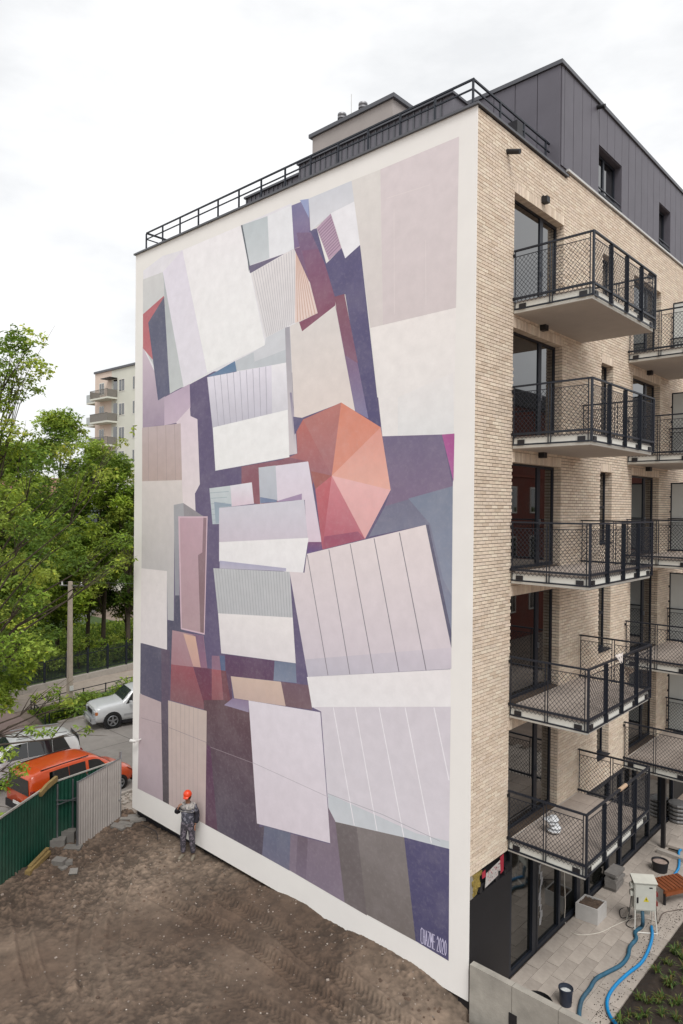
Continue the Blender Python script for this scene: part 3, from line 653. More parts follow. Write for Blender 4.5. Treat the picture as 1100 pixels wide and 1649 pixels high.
def make_balcony(Lb, name, screen=False):
    """local space: x out from the wall, y along it, z = 0 at the floor"""
    bal = link(name, MB().box((0, .04, -.27), (BW-.04, Lb-.04, -.262)).box((0, .05, -.262), (BW-.05, Lb-.05, -.03)).mesh(name, SLAB), B)
    def sub(nm, mb, m): return part(nm, mb, m, bal, local=True)
    e = MB(); e.box((.01, .035, -.262), (BW-.036, .05, -.05)); e.box((.01, Lb-.05, -.262), (BW-.036, Lb-.035, -.05)); e.box((BW-.05, .05, -.262), (BW-.035, Lb-.05, -.05)); sub('slab_edge', e, SLABE)
    nx_, ny_ = 3, max(2, round((Lb-.1)/.6)); tx = (BW-.14)/nx_; ty = (Lb-.12)/ny_
    tm = MB().box((.004, .004, -.03), (tx-.004, ty-.004, 0)).mesh('floor_tile', PAVER)
    for i in range(nx_):
        for j in range(ny_):
            t = link('floor_tile', tm, bal); t.location = (.06+i*tx, .06+j*ty, -.002+random.uniform(-.002, .002))
    # rails: handrail, lower bar, bottom bar
    h = MB()
    for zz, w_, hh_ in ((1.1, .05, .035), (.045, .045, .045), (-.19, .02, .035)):
        h.bar((.02 if zz > 0 else .03, 0, zz), (BW+.02, 0, zz), w_, hh_); h.bar((BW, .02, zz+.0005), (BW, Lb-.02, zz+.0005), w_, hh_); h.bar((.02 if zz > 0 else .03, Lb, zz), (BW+.02, Lb, zz), w_, hh_)
    sub('handrail', h, BLACKM)
    for nm, (o_, u_, ln) in {'l': ((0,0,0), (1,0,0), BW), 'r': ((0,Lb,0), (1,0,0), BW), 'f': ((BW,0,0), (0,1,0), Lb)}.items():
        O = Vector(o_); U = Vector(u_); n = 2 if nm != 'f' else 4; seg = (ln-.06)/n
        for i in range(n):
            s0 = .05+i*seg; s1 = s0+seg-.06 if nm != 'f' else s0+seg-.05
            fr = MB()
            for s_ in (s0, s1): fr.bar(O+U*s_+Vector((0,0,-.19)), O+U*s_+Vector((0,0,1.08)), .014, .028)
            fr.bar(O+U*s0+Vector((0,0,.97)), O+U*s1+Vector((0,0,.97)), .012, .014)
            sub('panel_frame', fr, BLACKM)
            lb = MB(); lattice(lb, O+U*(s0+.01)+Vector((0,0,-.06)), U, Vector((0,0,1)), s1-s0-.02, 1.03, .098); sub('mesh_infill', lb, BLACKM)
            if nm == 'f' and i > 0: sub('post', MB().box((BW-.05, s0-.045, -.19), (BW+.05, s0-.033, 1.08)), BLACKM)
        for i in range(2 if nm != 'f' else 5):
            s_ = .22+i*(ln-.44)/(1 if nm != 'f' else 4)
            if nm == 'f': sub('bracket', MB().box((BW-.034, s_-.07, -.17), (BW-.005, s_+.07, -.08)), BLACKP)
            else: y_ = .034 if nm == 'l' else Lb-.034; sub('bracket', MB().box((s_-.08, .005 if nm == 'l' else Lb-.034, -.17), (s_+.08, .034 if nm == 'l' else Lb-.005, -.08)), BLACKP)
    for y_ in (0, Lb): sub('corner_post', MB().box((BW-.02, y_-.02, -.2), (BW+.02, y_+.02, 1.085)), BLACKM)
    for zz in (1.0, .045): sub('wall_fixing', MB().box((.001, -.03, zz-.03), (.045, .03, zz+.03)), BLACKP)
    if screen:
        s = MB(); 
        for a_, b_ in (((.08,Lb+.03,.04),(.12,Lb+.07,2.3)), ((BW-.04,Lb+.03,.04),(BW,Lb+.07,2.3)), ((.12,Lb+.03,.04),(BW-.04,Lb+.07,.08)), ((.12,Lb+.03,2.26),(BW-.04,Lb+.07,2.3))): s.box(a_, b_)
        for z_ in (.3, .8, 1.3, 1.8): s.box((.05, Lb+.035, z_), (.08, Lb+.065, z_+.06))
        sub('screen_frame', s, BLACKM); sub('privacy_screen', MB().box((.12, Lb+.042, .08), (BW-.04, Lb+.058, 2.26)), mat('frosted_screen', '#c6cac8', .5, .03, 3))
    return bal
wo = worldorg(B)
b1 = make_balcony(3.69, 'balcony'); b2 = make_balcony(3.72, 'balcony', True)
for k in range(5):
    for proto, yy in ((b1, 1.563), (b2, 8.45)):
        o = proto if k == 0 else copy_tree(proto, B); o.location = (0-wo[0], yy-wo[1], FL[k]-wo[2])
# ground floor: black panel, torn strip, street glazing
part('black_panel', MB().box((-.25, .022, -.75), (.004, 1.72, 2.07)), BLACKP, B)
ts = MB()
ts.box((-.3, .024, 2.072), (-.10, 8, 2.57), lin('#1c1a1c'))
tsp = part('torn_strip', ts, mat('torn_strip', None, .95, .3, 12, .4, 30, attr=True), B)
q = MB()
for i in range(16):
    y = random.uniform(.12, .45); z = 2.09+i*.028; q.obox((-.06, y*.6+.12, z), .1, random.uniform(.15, .34), .09, random.uniform(-.3, .3), random.uniform(-.3, .3))
part('insulation', q, mat('yellow_wool', '#8d7a3c', .98, .3, 20, .6, 60), tsp)
part('bare_block', MB().box((-.1, .023, 2.08), (-.005, .17, 2.56)), CONC, tsp)
bn = MB(); bn.add([(.012,.62,2.12),(.012,1.32,2.2),(.012,1.30,2.50),(.012,.66,2.42)], [(0,1,2,3)], lin('#b9b4b0')); 
bn.add([(.014,1.27,2.17),(.014,1.40,2.2),(.014,1.40,2.58),(.014,1.24,2.56)], [(0,1,2,3)], lin('#a2283a')); bn.add([(.014,.5,2.36),(.014,.64,2.36),(.014,.62,2.52),(.014,.48,2.5)], [(0,1,2,3)], lin('#a83040'))
for i in range(60):
    y = random.uniform(.70, 1.22); z = random.uniform(2.18, 2.42); s_ = random.uniform(.012, .03)
    bn.add([(.016,y,z),(.016,y+s_,z+.01),(.016,y+s_,z+s_),(.016,y,z+s_)], [(0,1,2,3)], random.choice([lin('#b03040'), lin('#3a3240'), lin('#d8c0b8'), lin('#701a28')]))
part('torn_wrapper', bn, mat('torn_wrapper', None, .7, .1, 10, attr=True), tsp)
for i in range(7): part('foam_scrap', MB().obox((-.02, random.uniform(.45, 1.7), 2.08), .06, random.uniform(.04, .16), random.uniform(.05, .3), random.uniform(-.3, .3), random.uniform(-.3,.3)), BLACKP, tsp)
gf = MB(); ZG = -.42; zt = 2.42
ypos = [1.74, 2.86, 3.05, 4.27, 5.35, 6.1, 7.45, 8.4, 9.6, 10.8, 12.0, 13.2]
for i, y in enumerate(ypos):
    w_ = (.10 if i not in (1, 4) else .22); gf.box((-.16, y, ZG), (-.02, y+w_, zt))
gf.box((-.16, 1.84, ZG), (-.025, 13.9, ZG+.12)); gf.box((-.16, 1.72, zt), (-.025, 13.9, zt+.15)); gf.box((-.15, 2.9, 1.62), (-.03, 8, 1.68))
sf = part('shopfront', gf, BLACKM, B)
for a, b in zip(ypos[:-1], ypos[1:]): part('pane', MB().box((-.10, a+.05, ZG+.1), (-.085, b+.05, zt)), GLASSD, sf)
pl = MB()                                                # crumpled film hanging inside one door
for i in range(14):
    z = ZG+.5+i*.16; y = 3.32+.05*math.sin(i*1.3); pl.add([(-.078,y,z),(-.070,y+.09+.03*math.sin(i*2.1),z),(-.074,y+.12+.03*math.sin(i*2.1+1),z+.17),(-.079,y+.02,z+.17)], [(0,1,2,3)])
part('plastic_film', pl, mat('plastic_film', '#9a9a9c', .25, .2, 8), sf)
part('underside', MB().box((-6, .35, 2.44), (-.17, 24, 2.56)), DARKROOM, B)
part('ground_wall', MB().box((-.6, .35, -.6), (-.5, 24, 2.44)), DARKROOM, B)
part('core', MB().box((-12.6, .35, 2.57), (-.32, 23.6, 18.1)), DARKROOM, B)
part('beam', MB().box((-.34, 1.75, 2.57-.0), (-.05, 13.9, 2.60)), CONC, B)

# ------------------------------------------------------------------ terrace on the right
TZ = -.42
tb = MB().box((-.02, .12, TZ-.3), (2.14, 7.3, TZ-.045)).box((-.02, 7.3, TZ-.3), (9, 16, TZ-.045))
terr = struct('terrace', tb, mat('joint_sand', '#5f564c', .95, .3, 14))
tpm = [MB().box((.004, .005, -.045), (.306, .795, 0)).mesh('paver', TPAV), MB().box((.004, .005, -.045), (.306, .395, 0)).mesh('paver', TPAV)]
cnt = 0; ps = MB()
for i in range(30):
    for j in range(21):
        x = -.0+i*.31; y = .13+j*.80-(.40 if i % 2 else 0)
        if y < .1: y = .13; 
        if x > 1.9 and y < 7.25: continue
        if y > 15.5 or abs(x-.49) < .3 and abs(y-10.5) < .35: continue
        if x > 3.4 and y < 16: 
            ps.box((x+.004, y+.005, TZ-.045), (x+.306, y+.795, TZ+random.uniform(-.003,.002))); continue
        if i % 2 and j == 0: m_ = tpm[1]
        else: m_ = tpm[0]
        if cnt < 300:
            o = link('paver', m_, terr); o.location = (x, y, TZ+random.uniform(-.004, .003)); cnt += 1
        else: ps.box((x+.004, y+.005, TZ-.045), (x+.306, y+.795, TZ+random.uniform(-.003,.002)))
part('pavers', ps, TPAV, terr, kind='stuff')
# planting bed: rough dark soil
bx0, bx1, by0, by1, s_ = 2.12, 9, -.2, 7.32, .04
xs = np.arange(bx0, bx1, s_); ys = np.arange(by0, by1, s_); nx2, ny2 = len(xs), len(ys); X2, Y2 = np.meshgrid(xs, ys)
ed = np.clip((X2-bx0)/.3, 0, 1)*np.clip((by1-Y2)/.3, 0, 1)
Z2 = TZ-.06 + ed*.12 + .10*fnoise(nx2, ny2, 18, 4, .65, 9)*(.3+ed) + .05*fnoise(nx2, ny2, 3, 2, .6, 10)
V = np.stack([X2 + .06*fnoise(nx2, ny2, 12, 3, .6, 12), Y2, Z2], -1).reshape(-1, 3); ix = np.arange(nx2*ny2).reshape(ny2, nx2)
F = np.stack([ix[:-1,:-1], ix[:-1,1:], ix[1:,1:], ix[1:,:-1]], -1).reshape(-1, 4)
o = link('planting_bed', npmesh('planting_bed', V, F, DARKSOIL)); o['kind'] = 'structure'
def bedz(x, y): return float(Z2[min(ny2-1, max(0, int((y-by0)/s_))), min(nx2-1, max(0, int((x-bx0)/s_)))])
PLANT = mat('tuft_leaf', None, .6, 0, attr=True, trans=.3)
def tuft_mesh(seed):
    r = random.Random(seed); mb = MB(); n = r.randint(26, 44)
    for i in range(n):
        a = r.uniform(0, 6.28); l = r.uniform(.10, .26); le = r.uniform(.25, 1.0); w = r.uniform(.006, .012)
        d = Vector((math.cos(a), math.sin(a), 0)); s = Vector((-math.sin(a), math.cos(a), 0))*w; b = d*r.uniform(0, .03)
        p1 = b + d*l*le*.45 + Vector((0,0,l*.6)); p2 = b + d*l*le + Vector((0,0,l*r.uniform(.35, .85)))
        c = lin(r.choice(['#4d652c','#5c7432','#3f5828','#6a783a','#6b6030'])); c = tuple(v*r.uniform(.8, 1.15) for v in c)
        mb.add([b-s, b+s, p1+s, p1-s, p2], [(0,1,2,3), (3,2,4)], c)
    return mb.mesh('grass_tuft', PLANT)
tm = [tuft_mesh(i) for i in range(6)]
for i in range(230):
    x = random.uniform(2.35, 6.5); y = random.uniform(.2, 7.0)
    if i < 130: x = random.uniform(2.35, 4.0)
    o = link('grass_tuft', tm[i % 6]); o.location = (x, y, bedz(x, y)-.01); o.rotation_euler.z = random.uniform(0, 6); k = random.uniform(.7, 1.35); o.scale = (k, k, k)
    tag(o, 'small green grassy plant growing in the dark planting bed', 'plant', 'young plants in the planting bed')

# low concrete wall in the foreground
lw = thing('concrete_wall', (1.4, .02, TZ), 'low raw concrete wall by the terrace in front of the black panel', 'wall')
cuts = [.10, 1.06, 2.02, 2.98, 3.94, 4.9]
for a, b in zip(cuts[:-1], cuts[1:]): part('wall_panel', MB().box((a, -.10, -.9), (b-.012, .05, .87)), mat('formed_concrete', '#9a958c', .9, .28, 1.6, .25, 30, dirt=.45), lw)
part('wall_core', MB().box((.12, -.085, -.9), (4.88, .035, .855)), CONC, lw)
part('slot', MB().box((1.0, -.115, -.4), (1.17, -.101, .34)), BLACKP, lw)
# planter
A_ = at(926.5,1478,2,TZ); B_ = at(962.5,1491,2,TZ); D_ = at(977,1476,2,TZ); E_ = A_+(D_-B_)
pt = thing('planter', tuple((A_+D_)/2), 'white square planter box filled with brown soil on the terrace', 'planter'); hp = .40
def ring(P, k, z): c = (P[0]+P[1]+P[2]+P[3])/4; return [tuple(c+(p-c)*k+Vector((0,0,z))) for p in P]
P4 = [A_, B_, D_, E_]; mb = MB(); r0, r1, r2, r3 = ring(P4, 1, .0), ring(P4, 1, hp), ring(P4, .88, hp), ring(P4, .88, hp-.08)
mb.add(r0+r1+r2+r3, [(i, (i+1) % 4, 4+(i+1) % 4, 4+i) for i in range(4)]+[(4+i, 4+(i+1) % 4, 8+(i+1) % 4, 8+i) for i in range(4)]+[(8+i, 8+(i+1) % 4, 12+(i+1) % 4, 12+i) for i in range(4)]+[(0,1,2,3)])
part('box', mb, mat('white_planter', '#b9b6b2', .7, .06, 6, .05, 60), pt)
sv = []; n = 9
for i in range(n):
    for j in range(n):
        u, v = i/(n-1), j/(n-1); c0 = [Vector(p) for p in ring(P4, .879, hp-.04)]; p = c0[0]*(1-u)*(1-v)+c0[1]*u*(1-v)+c0[2]*u*v+c0[3]*(1-u)*v; sv.append(tuple(p+Vector((0,0,random.uniform(-.02,.03)))))
part('soil', MB().add(sv, [(i*n+j, (i+1)*n+j, (i+1)*n+j+1, i*n+j+1) for i in range(n-1) for j in range(n-1)]), mat('planter_soil', '#54453a', .97, .3, 20, .4, 60), pt)
# buckets and tub
def bucket(px, py, r, h, label, m, fill, fm, rim=True):
    c = at(px, py, 2, TZ); t = thing('bucket', tuple(c), label, 'bucket')
    part('body', MB().lathe(c, [(0,.0),(r*.85,0),(r*.93,h*.5),(r*.94,h*.5+.01),(r,h),(r+.012,h),(r+.012,h-.03),(r+.002,h-.03)], 24).lathe(c, [(r-.008,h),(r*.86,fill-.02)], 24), m, t, smooth=False)
    part('contents', MB().lathe(c+Vector((0,0,0)), [(r*.93,fill),(r*.6,fill+.015),(0,fill+.01)], 24), fm, t)
    part('handle', MB().tube([c+Vector((math.cos(a)*(r+.014), math.sin(a)*(r+.014)*.96, h-.02-.16*math.sin(a)*.5-.0)) for a in [math.pi*.0+i*math.pi/10 for i in range(11)]], .005, 5), CHROME, t)
    return t
bucket(911, 1617, .145, .36, 'dark blue bucket with white lumps in it behind the low concrete wall', mat('blue_plastic', '#2a3140', .4, .2, 12), .27, mat('white_lumps', '#c2c4c2', .8, .3, 16, .5, 30))
bucket(1063, 1402, .23, .30, 'wide black bucket of pale grit beside the slatted wooden bench', BLACKP, .25, mat('pale_grit', '#9c8a80', .95, .25, 20, .4, 80))
bucket(866, 1628, .30, .22, 'round black tub half hidden behind the low concrete wall', mat('black_tub', '#141416', .6, .1, 6), .05, BLACKP)
# stack of pavers
c = at(993, 1432, 2, TZ); t = thing('paver_stack', (c.x, c.y, TZ), 'stack of grey concrete pavers by the shopfront', 'paver stack')
for i in range(6):
    part('paver', MB().obox((c.x+random.uniform(-.02,.02)-.1, c.y+random.uniform(-.03,.03)+.1, TZ+.002+i*.083), .32, .62, .08, random.uniform(-.06, .06)+(.15 if i == 4 else 0)), mat('grey_paver', '#77736f', .92, .12, 8, .1, 60, objvar=.1), t)
# electric cabinet on a tube frame
c = at(1036, 1495, 2, TZ); ang = .62
t = thing('electric_cabinet', tuple(c), 'pale grey electric cabinet on a white tube stand with cables', 'electric box')
M_ = Matrix.Translation(c) @ Matrix.Rotation(ang, 4, 'Z')
def T_(p): return M_ @ Vector(p)
def tbox(a, b):
    mb = MB().box(a, b); mb.v = [tuple(T_(p)) for p in mb.v]; return mb
WP = mat('cabinet_paint', '#c3c2b8', .5, .06, 6, dirt=.08); WT = mat('white_tube', '#cfccc4', .45, .05, 6)
part('cabinet', tbox((-.26,-.13,.52), (.26,.15,1.22)), WP, t); part('cabinet_roof', MB().add([tuple(T_(p)) for p in [(-.29,-.17,1.222),(.29,-.17,1.222),(.29,.18,1.222),(-.29,.18,1.222),(-.29,-.17,1.24),(.29,-.17,1.24),(.29,.18,1.30),(-.29,.18,1.30)]], [(0,3,2,1),(4,5,6,7),(0,1,5,4),(1,2,6,5),(2,3,7,6),(3,0,4,7)]), WP, t)
dr = part('door', tbox((-.235,-.145,.55), (.235,-.132,1.17)), mat('cabinet_door', '#bdbdb4', .5, .05, 6), t)
part('lock', tbox((-.21,-.16,.72), (-.17,-.146,.86)), BLACKP, dr)
part('warning_sign', MB().add([tuple(T_(p)) for p in [(-.05,-.147,.76),(.09,-.147,.76),(.02,-.147,.89)]], [(0,1,2)]), mat('warning_yellow', '#c9b92e', .5, 0), dr)
part('warning_bolt', MB().add([tuple(T_(p)) for p in [(.028,-.149,.86),(.0,-.149,.815),(.018,-.149,.815),(.008,-.149,.775),(.04,-.149,.825),(.02,-.149,.825)]], [(0,1,2),(2,3,4,5)]), BLACKP, dr)
part('name_plate', tbox((.09,-.149,1.10), (.17,-.146,1.13)), BLACKP, dr)
for z in (.62, .86): part('socket', tbox((.262,-.06,z), (.33,.04,z+.09)), mat('red_socket', '#7a2f2c', .5, .1, 5), t)
for z in (.84, 1.04): part('socket', tbox((-.34,-.06,z), (-.262,.06,z+.11)), WP, t)
for sx in (-1, 1):
    part('leg', MB().tube([T_((sx*.24,-.12,.52)), T_((sx*.27,-.22,.0))], .016, 6), WT, t); part('leg', MB().tube([T_((sx*.24,.13,.52)), T_((sx*.32,.34,.0))], .016, 6), WT, t)
part('leg_bar', MB().tube([T_((-.27,-.22,.015)), T_((.27,-.22,.015))], .016, 6), WT, t); part('back_panel', tbox((-.2,.11,.3), (.2,.13,.5)), WP, t)
def cable(name, pts, r, m, label, cat, z=TZ, n=8, wav=0):
    P = []
    for p in pts:
        if len(p) == 2: v = at(p[0], p[1], 2, z+r); P.append(v)
        else: P.append(Vector(p))
    Q = []
    for i in range(len(P)-1):
        a, b, c_, d = P[max(i-1,0)], P[i], P[i+1], P[min(i+2,len(P)-1)]
        for k in range(8):
            u = k/8; Q.append(.5*((2*b)+(-a+c_)*u+(2*a-5*b+4*c_-d)*u*u+(-a+3*b-3*c_+d)*u**3))
    Q.append(P[-1]); mb = MB()
    if wav: 
        Q2 = []; 
        for a, b in zip(Q[:-1], Q[1:]):
            for k in range(3): Q2.append(a.lerp(b, k/3))
        Q = Q2; mb.tube(Q, [r*(1+(.08 if i % 2 else -.08)) for i in range(len(Q))], n)
    else: mb.tube(Q, r, n)
    return single(name, mb, m, label, cat, smooth=True)
e8 = lambda pts: [(880+x/5, 1480+y/5) for x, y in pts]
HB = mat('blue_hose', '#0a82bd', .35, .06, 6, dirt=.08); HD = mat('dusty_blue_hose', '#2a5c74', .5, .25, 6, dirt=.3)
cable('hose', [T_((-.05,-.05,.55)), T_((-.05,-.12,.25))]+e8([(768,60),(715,105),(722,160),(672,225),(655,300),(600,370),(500,425),(400,482),(350,560),(290,640),(268,720),(262,800)]), .045, HD, 'dusty dark blue corrugated hose winding from the electric cabinet over the pavers', 'hose', wav=1)
cable('hose', e8([(846,60),(852,140),(825,240),(765,350),(655,440),(560,530),(500,620),(488,700),(515,785),(565,850),(600,900)]), .038, HB, 'bright blue hose curving along the edge of the planting bed', 'hose')
cable('hose', [(980+x/9.16, 1350+y/9.16) for x, y in [(1250,80),(1099,150),(1040,200),(1045,320),(1035,430),(1000,500),(950,560)]], .038, HB, 'bright blue hose lying behind the slatted wooden bench', 'hose')
z7 = lambda pts: [(740+x/3.056, 1200+y/3.056) for x, y in pts]
cable('cable', [(.03, 4.45, 2.4), (.03, 4.47, 1.0), (.05, 4.5, .2)]+z7([(520,870),(570,930),(680,925),(760,890),(830,860),(900,850),(985,870)]), .012, mat('white_cable', '#c4bdb2', .6, .05, 5), 'white cable hanging down the glass and looping over the pavers', 'cable', n=5)
cable('cable', [T_((-.3,0,.85)), T_((-.36,0,.3))]+z7([(830,800),(790,810),(800,850),(850,840),(820,880),(850,900),(868,890)]), .011, BLACKP, 'black cable coiled on the ground left of the electric cabinet', 'cable', n=5)
cable('cable', [T_((.3,0,.6)), T_((.38,.1,.1))]+z7([(1000,830),(1050,815),(1099,808),(1130,812)]), .012, mat('grey_cable', '#5b5048', .7, .1, 5), 'dark grey cable running right from the electric cabinet along the bed', 'cable', n=5)
# slatted timber bench
t = thing('slatted_bench', tuple(at(1075, 1445, 2, TZ)), 'reddish brown slatted timber bench on the terrace beside the electric cabinet', 'bench')
WD = mat('oiled_timber', '#7d4323', .5, .22, 5, .1, 40, objvar=.15)
a, b, d = at(1046.6,1416,2,0.02), at(1080.4,1409,2,.02), at(1071,1435,2,.02)
for off in (Vector((0,0,0)), (d-a)*1.25):
    U = (b-a).normalized(); Vv = (d-a); Lw = Vv.length; Vn = Vv.normalized(); wd = (b-a).length*1.6
    if off.length > 0: pass
a0 = a; U = (b-a).normalized(); Vn = (d-a).normalized(); Lw = (d-a).length; wd = 1.5
for i in range(8):
    p = a0+U*(i*.125+.05); part('slat', MB().bar(p, p+Vn*Lw, .095, .035), WD, t)
for s in (.04, Lw-.04): part('rail', MB().bar(a0+Vn*s+Vector((0,0,-.06)), a0+Vn*s+U*1.0+Vector((0,0,-.06)), .05, .07), WD, t)
part('fascia', MB().bar(a0+Vn*(Lw+.03)+Vector((0,0,-.09)), a0+Vn*(Lw+.03)+U*1.0+Vector((0,0,-.09)), .03, .08), WD, t)
for s in (.1, Lw-.1):
    for u in (.08, .92): p = a0+Vn*s+U*u; part('leg', MB().box((p.x-.03,p.y-.03,TZ), (p.x+.03,p.y+.03,-.08)), BLACKP, t)
t = thing('slatted_bench', tuple(at(1100, 1428, 2, TZ)), 'second reddish timber slatted seat cut by the right edge of the photo', 'bench')
a0 = a+U*1.25+Vn*.25
for i in range(5): p = a0+U*(i*.125+.05); part('slat', MB().bar(p, p+Vn*Lw, .095, .035), WD, t)
part('rail', MB().bar(a0+Vn*(Lw-.04)+Vector((0,0,-.06)), a0+Vn*(Lw-.04)+U*.7+Vector((0,0,-.06)), .05, .07), WD, t)
for s in (.1, Lw-.1):
    for u in (.1, .6): p = a0+Vn*s+U*u; part('leg', MB().box((p.x-.03,p.y-.03,TZ), (p.x+.03,p.y+.03,-.08)), BLACKP, t)
# column under the far balcony, loose kerbs, wrapped bundle
single('steel_column', MB().box((.43, 10.54, TZ-.2), (.55, 10.66, 2.56)).box((.40,10.50,TZ-.1),(.58,10.70,TZ-.04)), BLACKP, 'slim black steel column under the far lowest balcony', 'column')
p = at(1058.6,1372,2,TZ); q = at(1108,1390,2,TZ); single('kerb_stone', MB().bar(p+Vector((0,0,.06)), q+Vector((0,0,.06)), .14, .11), KERBM, 'long pale kerb stone lying loose on the terrace behind the wide bucket', 'kerb stone')
p = at(1092,1362,2,TZ); single('stone_slab', MB().obox((p.x+.2,p.y,TZ+.001), .9, .6, .08, .1), TPAV, 'flat pale stone slab lying loose right of the steel column', 'slab')
p = at(1092,1322,2,TZ); bb = MB()
for i in range(5): bb.lathe((p.x+random.uniform(-.01,.01), p.y, TZ+i*.13+.001), [(0,0),(.26,0),(.32,.03),(.33,.07),(.31,.11),(.2,.128),(0,.129)], 14)
single('wrapped_bundle', bb, mat('silver_wrap', '#7d7b7a', .3, .25, 9, .5, 12, metal=.3), 'stack of sacks wrapped in silvery plastic by the far dark wall', 'bundle')
# cloths and wrap on the rails
def rag(c, w, h, label, m, name='cloth', cat='cloth', seed=1):
    r = random.Random(seed); mb = MB(); n = 9; V_ = []
    for i in range(n):
        for j in range(n):
            u = i/(n-1)-.5; a = (j/(n-1)-.5)*2; z = -abs(a)**1.5*h; V_.append((c[0]+a*.05+.02*math.sin(i*2+j), c[1]+u*w*(1-.3*abs(a))+r.uniform(-.015,.015), c[2]+z+r.uniform(-.012,.012)+.03*math.sin(i*1.7)))
    mb.add(V_, [(i*n+j, (i+1)*n+j, (i+1)*n+j+1, i*n+j+1) for i in range(n-1) for j in range(n-1)])
    return single(name, mb, m, label, cat, smooth=True)
rag((BW, 3.2, FL[3]+1.17), .36, .16, 'crumpled white cloth tied over the balcony handrail, second balcony from the ground', mat('white_cloth', '#c8bfb8', .9, .1, 10))
single('rail_wrap', MB().tube([(BW, 3.35, FL[4]+1.1), (BW, 3.72, FL[4]+1.1)], .045, 10), mat('cardboard_wrap', '#b59a80', .8, .1, 8), 'beige cardboard sleeve wrapped round the handrail of the lowest balcony', 'sleeve')
fb = MB(); r_ = random.Random(5)
for i in range(6): fb.lathe((.62+r_.uniform(-.05,.05), 2.55+r_.uniform(-.05,.05), FL[4]+.02+i*.06), [(0,0),(.10+r_.uniform(-.05,.05),.02),(.13+r_.uniform(-.04,.03),.06),(.08,.1),(0,.12)], 9)
single('plastic_bag', fb, mat('white_plastic_bag', '#d2d4d6', .35, .1, 12, .5, 20), 'crumpled white plastic bag standing on the lowest near balcony', 'bag')

# ------------------------------------------------------------------ site fence on the left
def corr(mb, A, Bp, z0a, z1a, z0b, z1b, per=.13, amp=.018, t=.004):
    A = Vector(A); Bp = Vector(Bp); d = Bp-A; Lc = d.length; n = Vector((-d.y, d.x)).normalized(); k = max(2, int(Lc/per)*4); vs = []
    for i in range(k+1):
        u = i/k; ph = i % 4; o_ = amp*(1 if ph in (1, 2) else -1)
        for zz in (z0a+(z0b-z0a)*u, z1a+(z1b-z1a)*u): vs.append((A.x+d.x*u+n.x*o_, A.y+d.y*u+n.y*o_, zz))
    m0 = len(vs)//2*2
    vs2 = [(x+n.x*t, y+n.y*t, z) for x, y, z in vs]; N_ = len(vs)
    fs = [(2*i, 2*i+2, 2*i+3, 2*i+1) for i in range(k)] + [(N_+2*i, N_+2*i+1, N_+2*i+3, N_+2*i+2) for i in range(k)] + [(2*i+1, 2*i+3, N_+2*i+3, N_+2*i+1) for i in range(k)]
    return mb.add(vs+vs2, fs)
f1 = thing('site_fence', (-12.4, -3.8, -.3), 'dark green corrugated sheet fence by the mud lot, nearest the left edge', 'fence')
a = Vector((-10.6, -6.85)); b = Vector((-13.12, -2.68)); n = 4
for i in range(n):
    p, q = a.lerp(b, i/n), a.lerp(b, (i+1)/n-.012/4.9*1); part('fence_sheet', corr(MB(), p, q, -.34, 1.60+.02*i, -.34, 1.62+.02*i), GREENM, f1)
part('top_trim', MB().bar((a.x,a.y,1.62), (b.x,b.y,1.70), .05, .05), mat('pale_trim', '#a5a29b', .6, .1, 5), f1)
for i in range(n+1): p = a.lerp(b, i/n); part('fence_post', MB().box((p.x-.09,p.y-.03,-.5), (p.x-.04,p.y+.03,1.6)), CHROME, f1)
f2 = thing('site_fence', (-13.2, -1.6, -.3), 'green corrugated fence section with bare steel posts behind the grey gate leaf', 'fence')
a = Vector((-13.13, -2.69)); b = Vector((-13.35, -.32))
for i in range(2):
    p, q = a.lerp(b, i/2), a.lerp(b, (i+1)/2-.006); part('fence_sheet', corr(MB(), p, q, -.3, 1.68, -.3, 1.70), GREENM, f2)
for i in range(5): p = a.lerp(b, (i+.3)/4.6); part('fence_post', MB().box((p.x+.03,p.y-.02,-.35), (p.x+.07,p.y+.02,1.62)), CHROME, f2)
part('brace', MB().bar((a.x+.08,a.y+.1,1.15), (b.x+.08,b.y,.4), .04, .03), CHROME, f2); part('brace', MB().bar((a.x+.08,a.y+.1,1.0), (b.x+.08,b.y,1.0), .03, .03), CHROME, f2)
part('top_trim', MB().bar((a.x,a.y,1.70), (b.x,b.y,1.72), .04, .04), mat('pale_trim', '#a5a29b'), f2)
f3 = thing('gate_leaf', (-12.9, -1.25, -.3), 'leaning grey corrugated metal gate leaf beside the green fence', 'gate')
a = Vector((-12.42, -2.22)); b = Vector((-13.30, -.28)); n = 3
for i in range(n):
    p, q = a.lerp(b, i/n), a.lerp(b, (i+1)/n-.006); part('gate_sheet', corr(MB(), p, q, -.30+.04*i, 1.76, -.26+.04*i, 1.78, .1, .014), GREYM, f3)
for p, h in ((a, 1.80), (b, 2.0)): part('gate_post', MB().box((p.x-.03,p.y-.03,-.4), (p.x+.02,p.y+.02,h)), CHROME, f3)
part('top_trim', MB().bar((a.x,a.y,1.775), (b.x,b.y,1.795), .03, .03), CHROME, f3)
p, q = at(190,1290+0,2,-.0), at(232,1255,2,.0)
single('timber_plank', MB().bar((-12.88,-2.98,1.72), (-13.12,-2.55,1.80), .09, .16).bar((-12.7,-3.25,1.63),(-12.9,-2.95,1.73),.09,.15), WOODY, 'yellowish timber plank lying along the top of the green fence', 'plank')
p, q = at(44,1410,2,-.22), at(78,1378,2,-.22)
single('timber_beam', MB().bar(p+Vector((0,0,.06)), q+Vector((0,0,.10)), .16, .12).bar(p+Vector((-.1,.1,.16)), q+Vector((-.05,0,.2)), .1, .07), WOODY, 'yellowish timber beams lying on the mud at the foot of the green fence', 'timber')
BLK = mat('block_concrete', '#74706b', .92, .15, 8, .2, 50, objvar=.12)
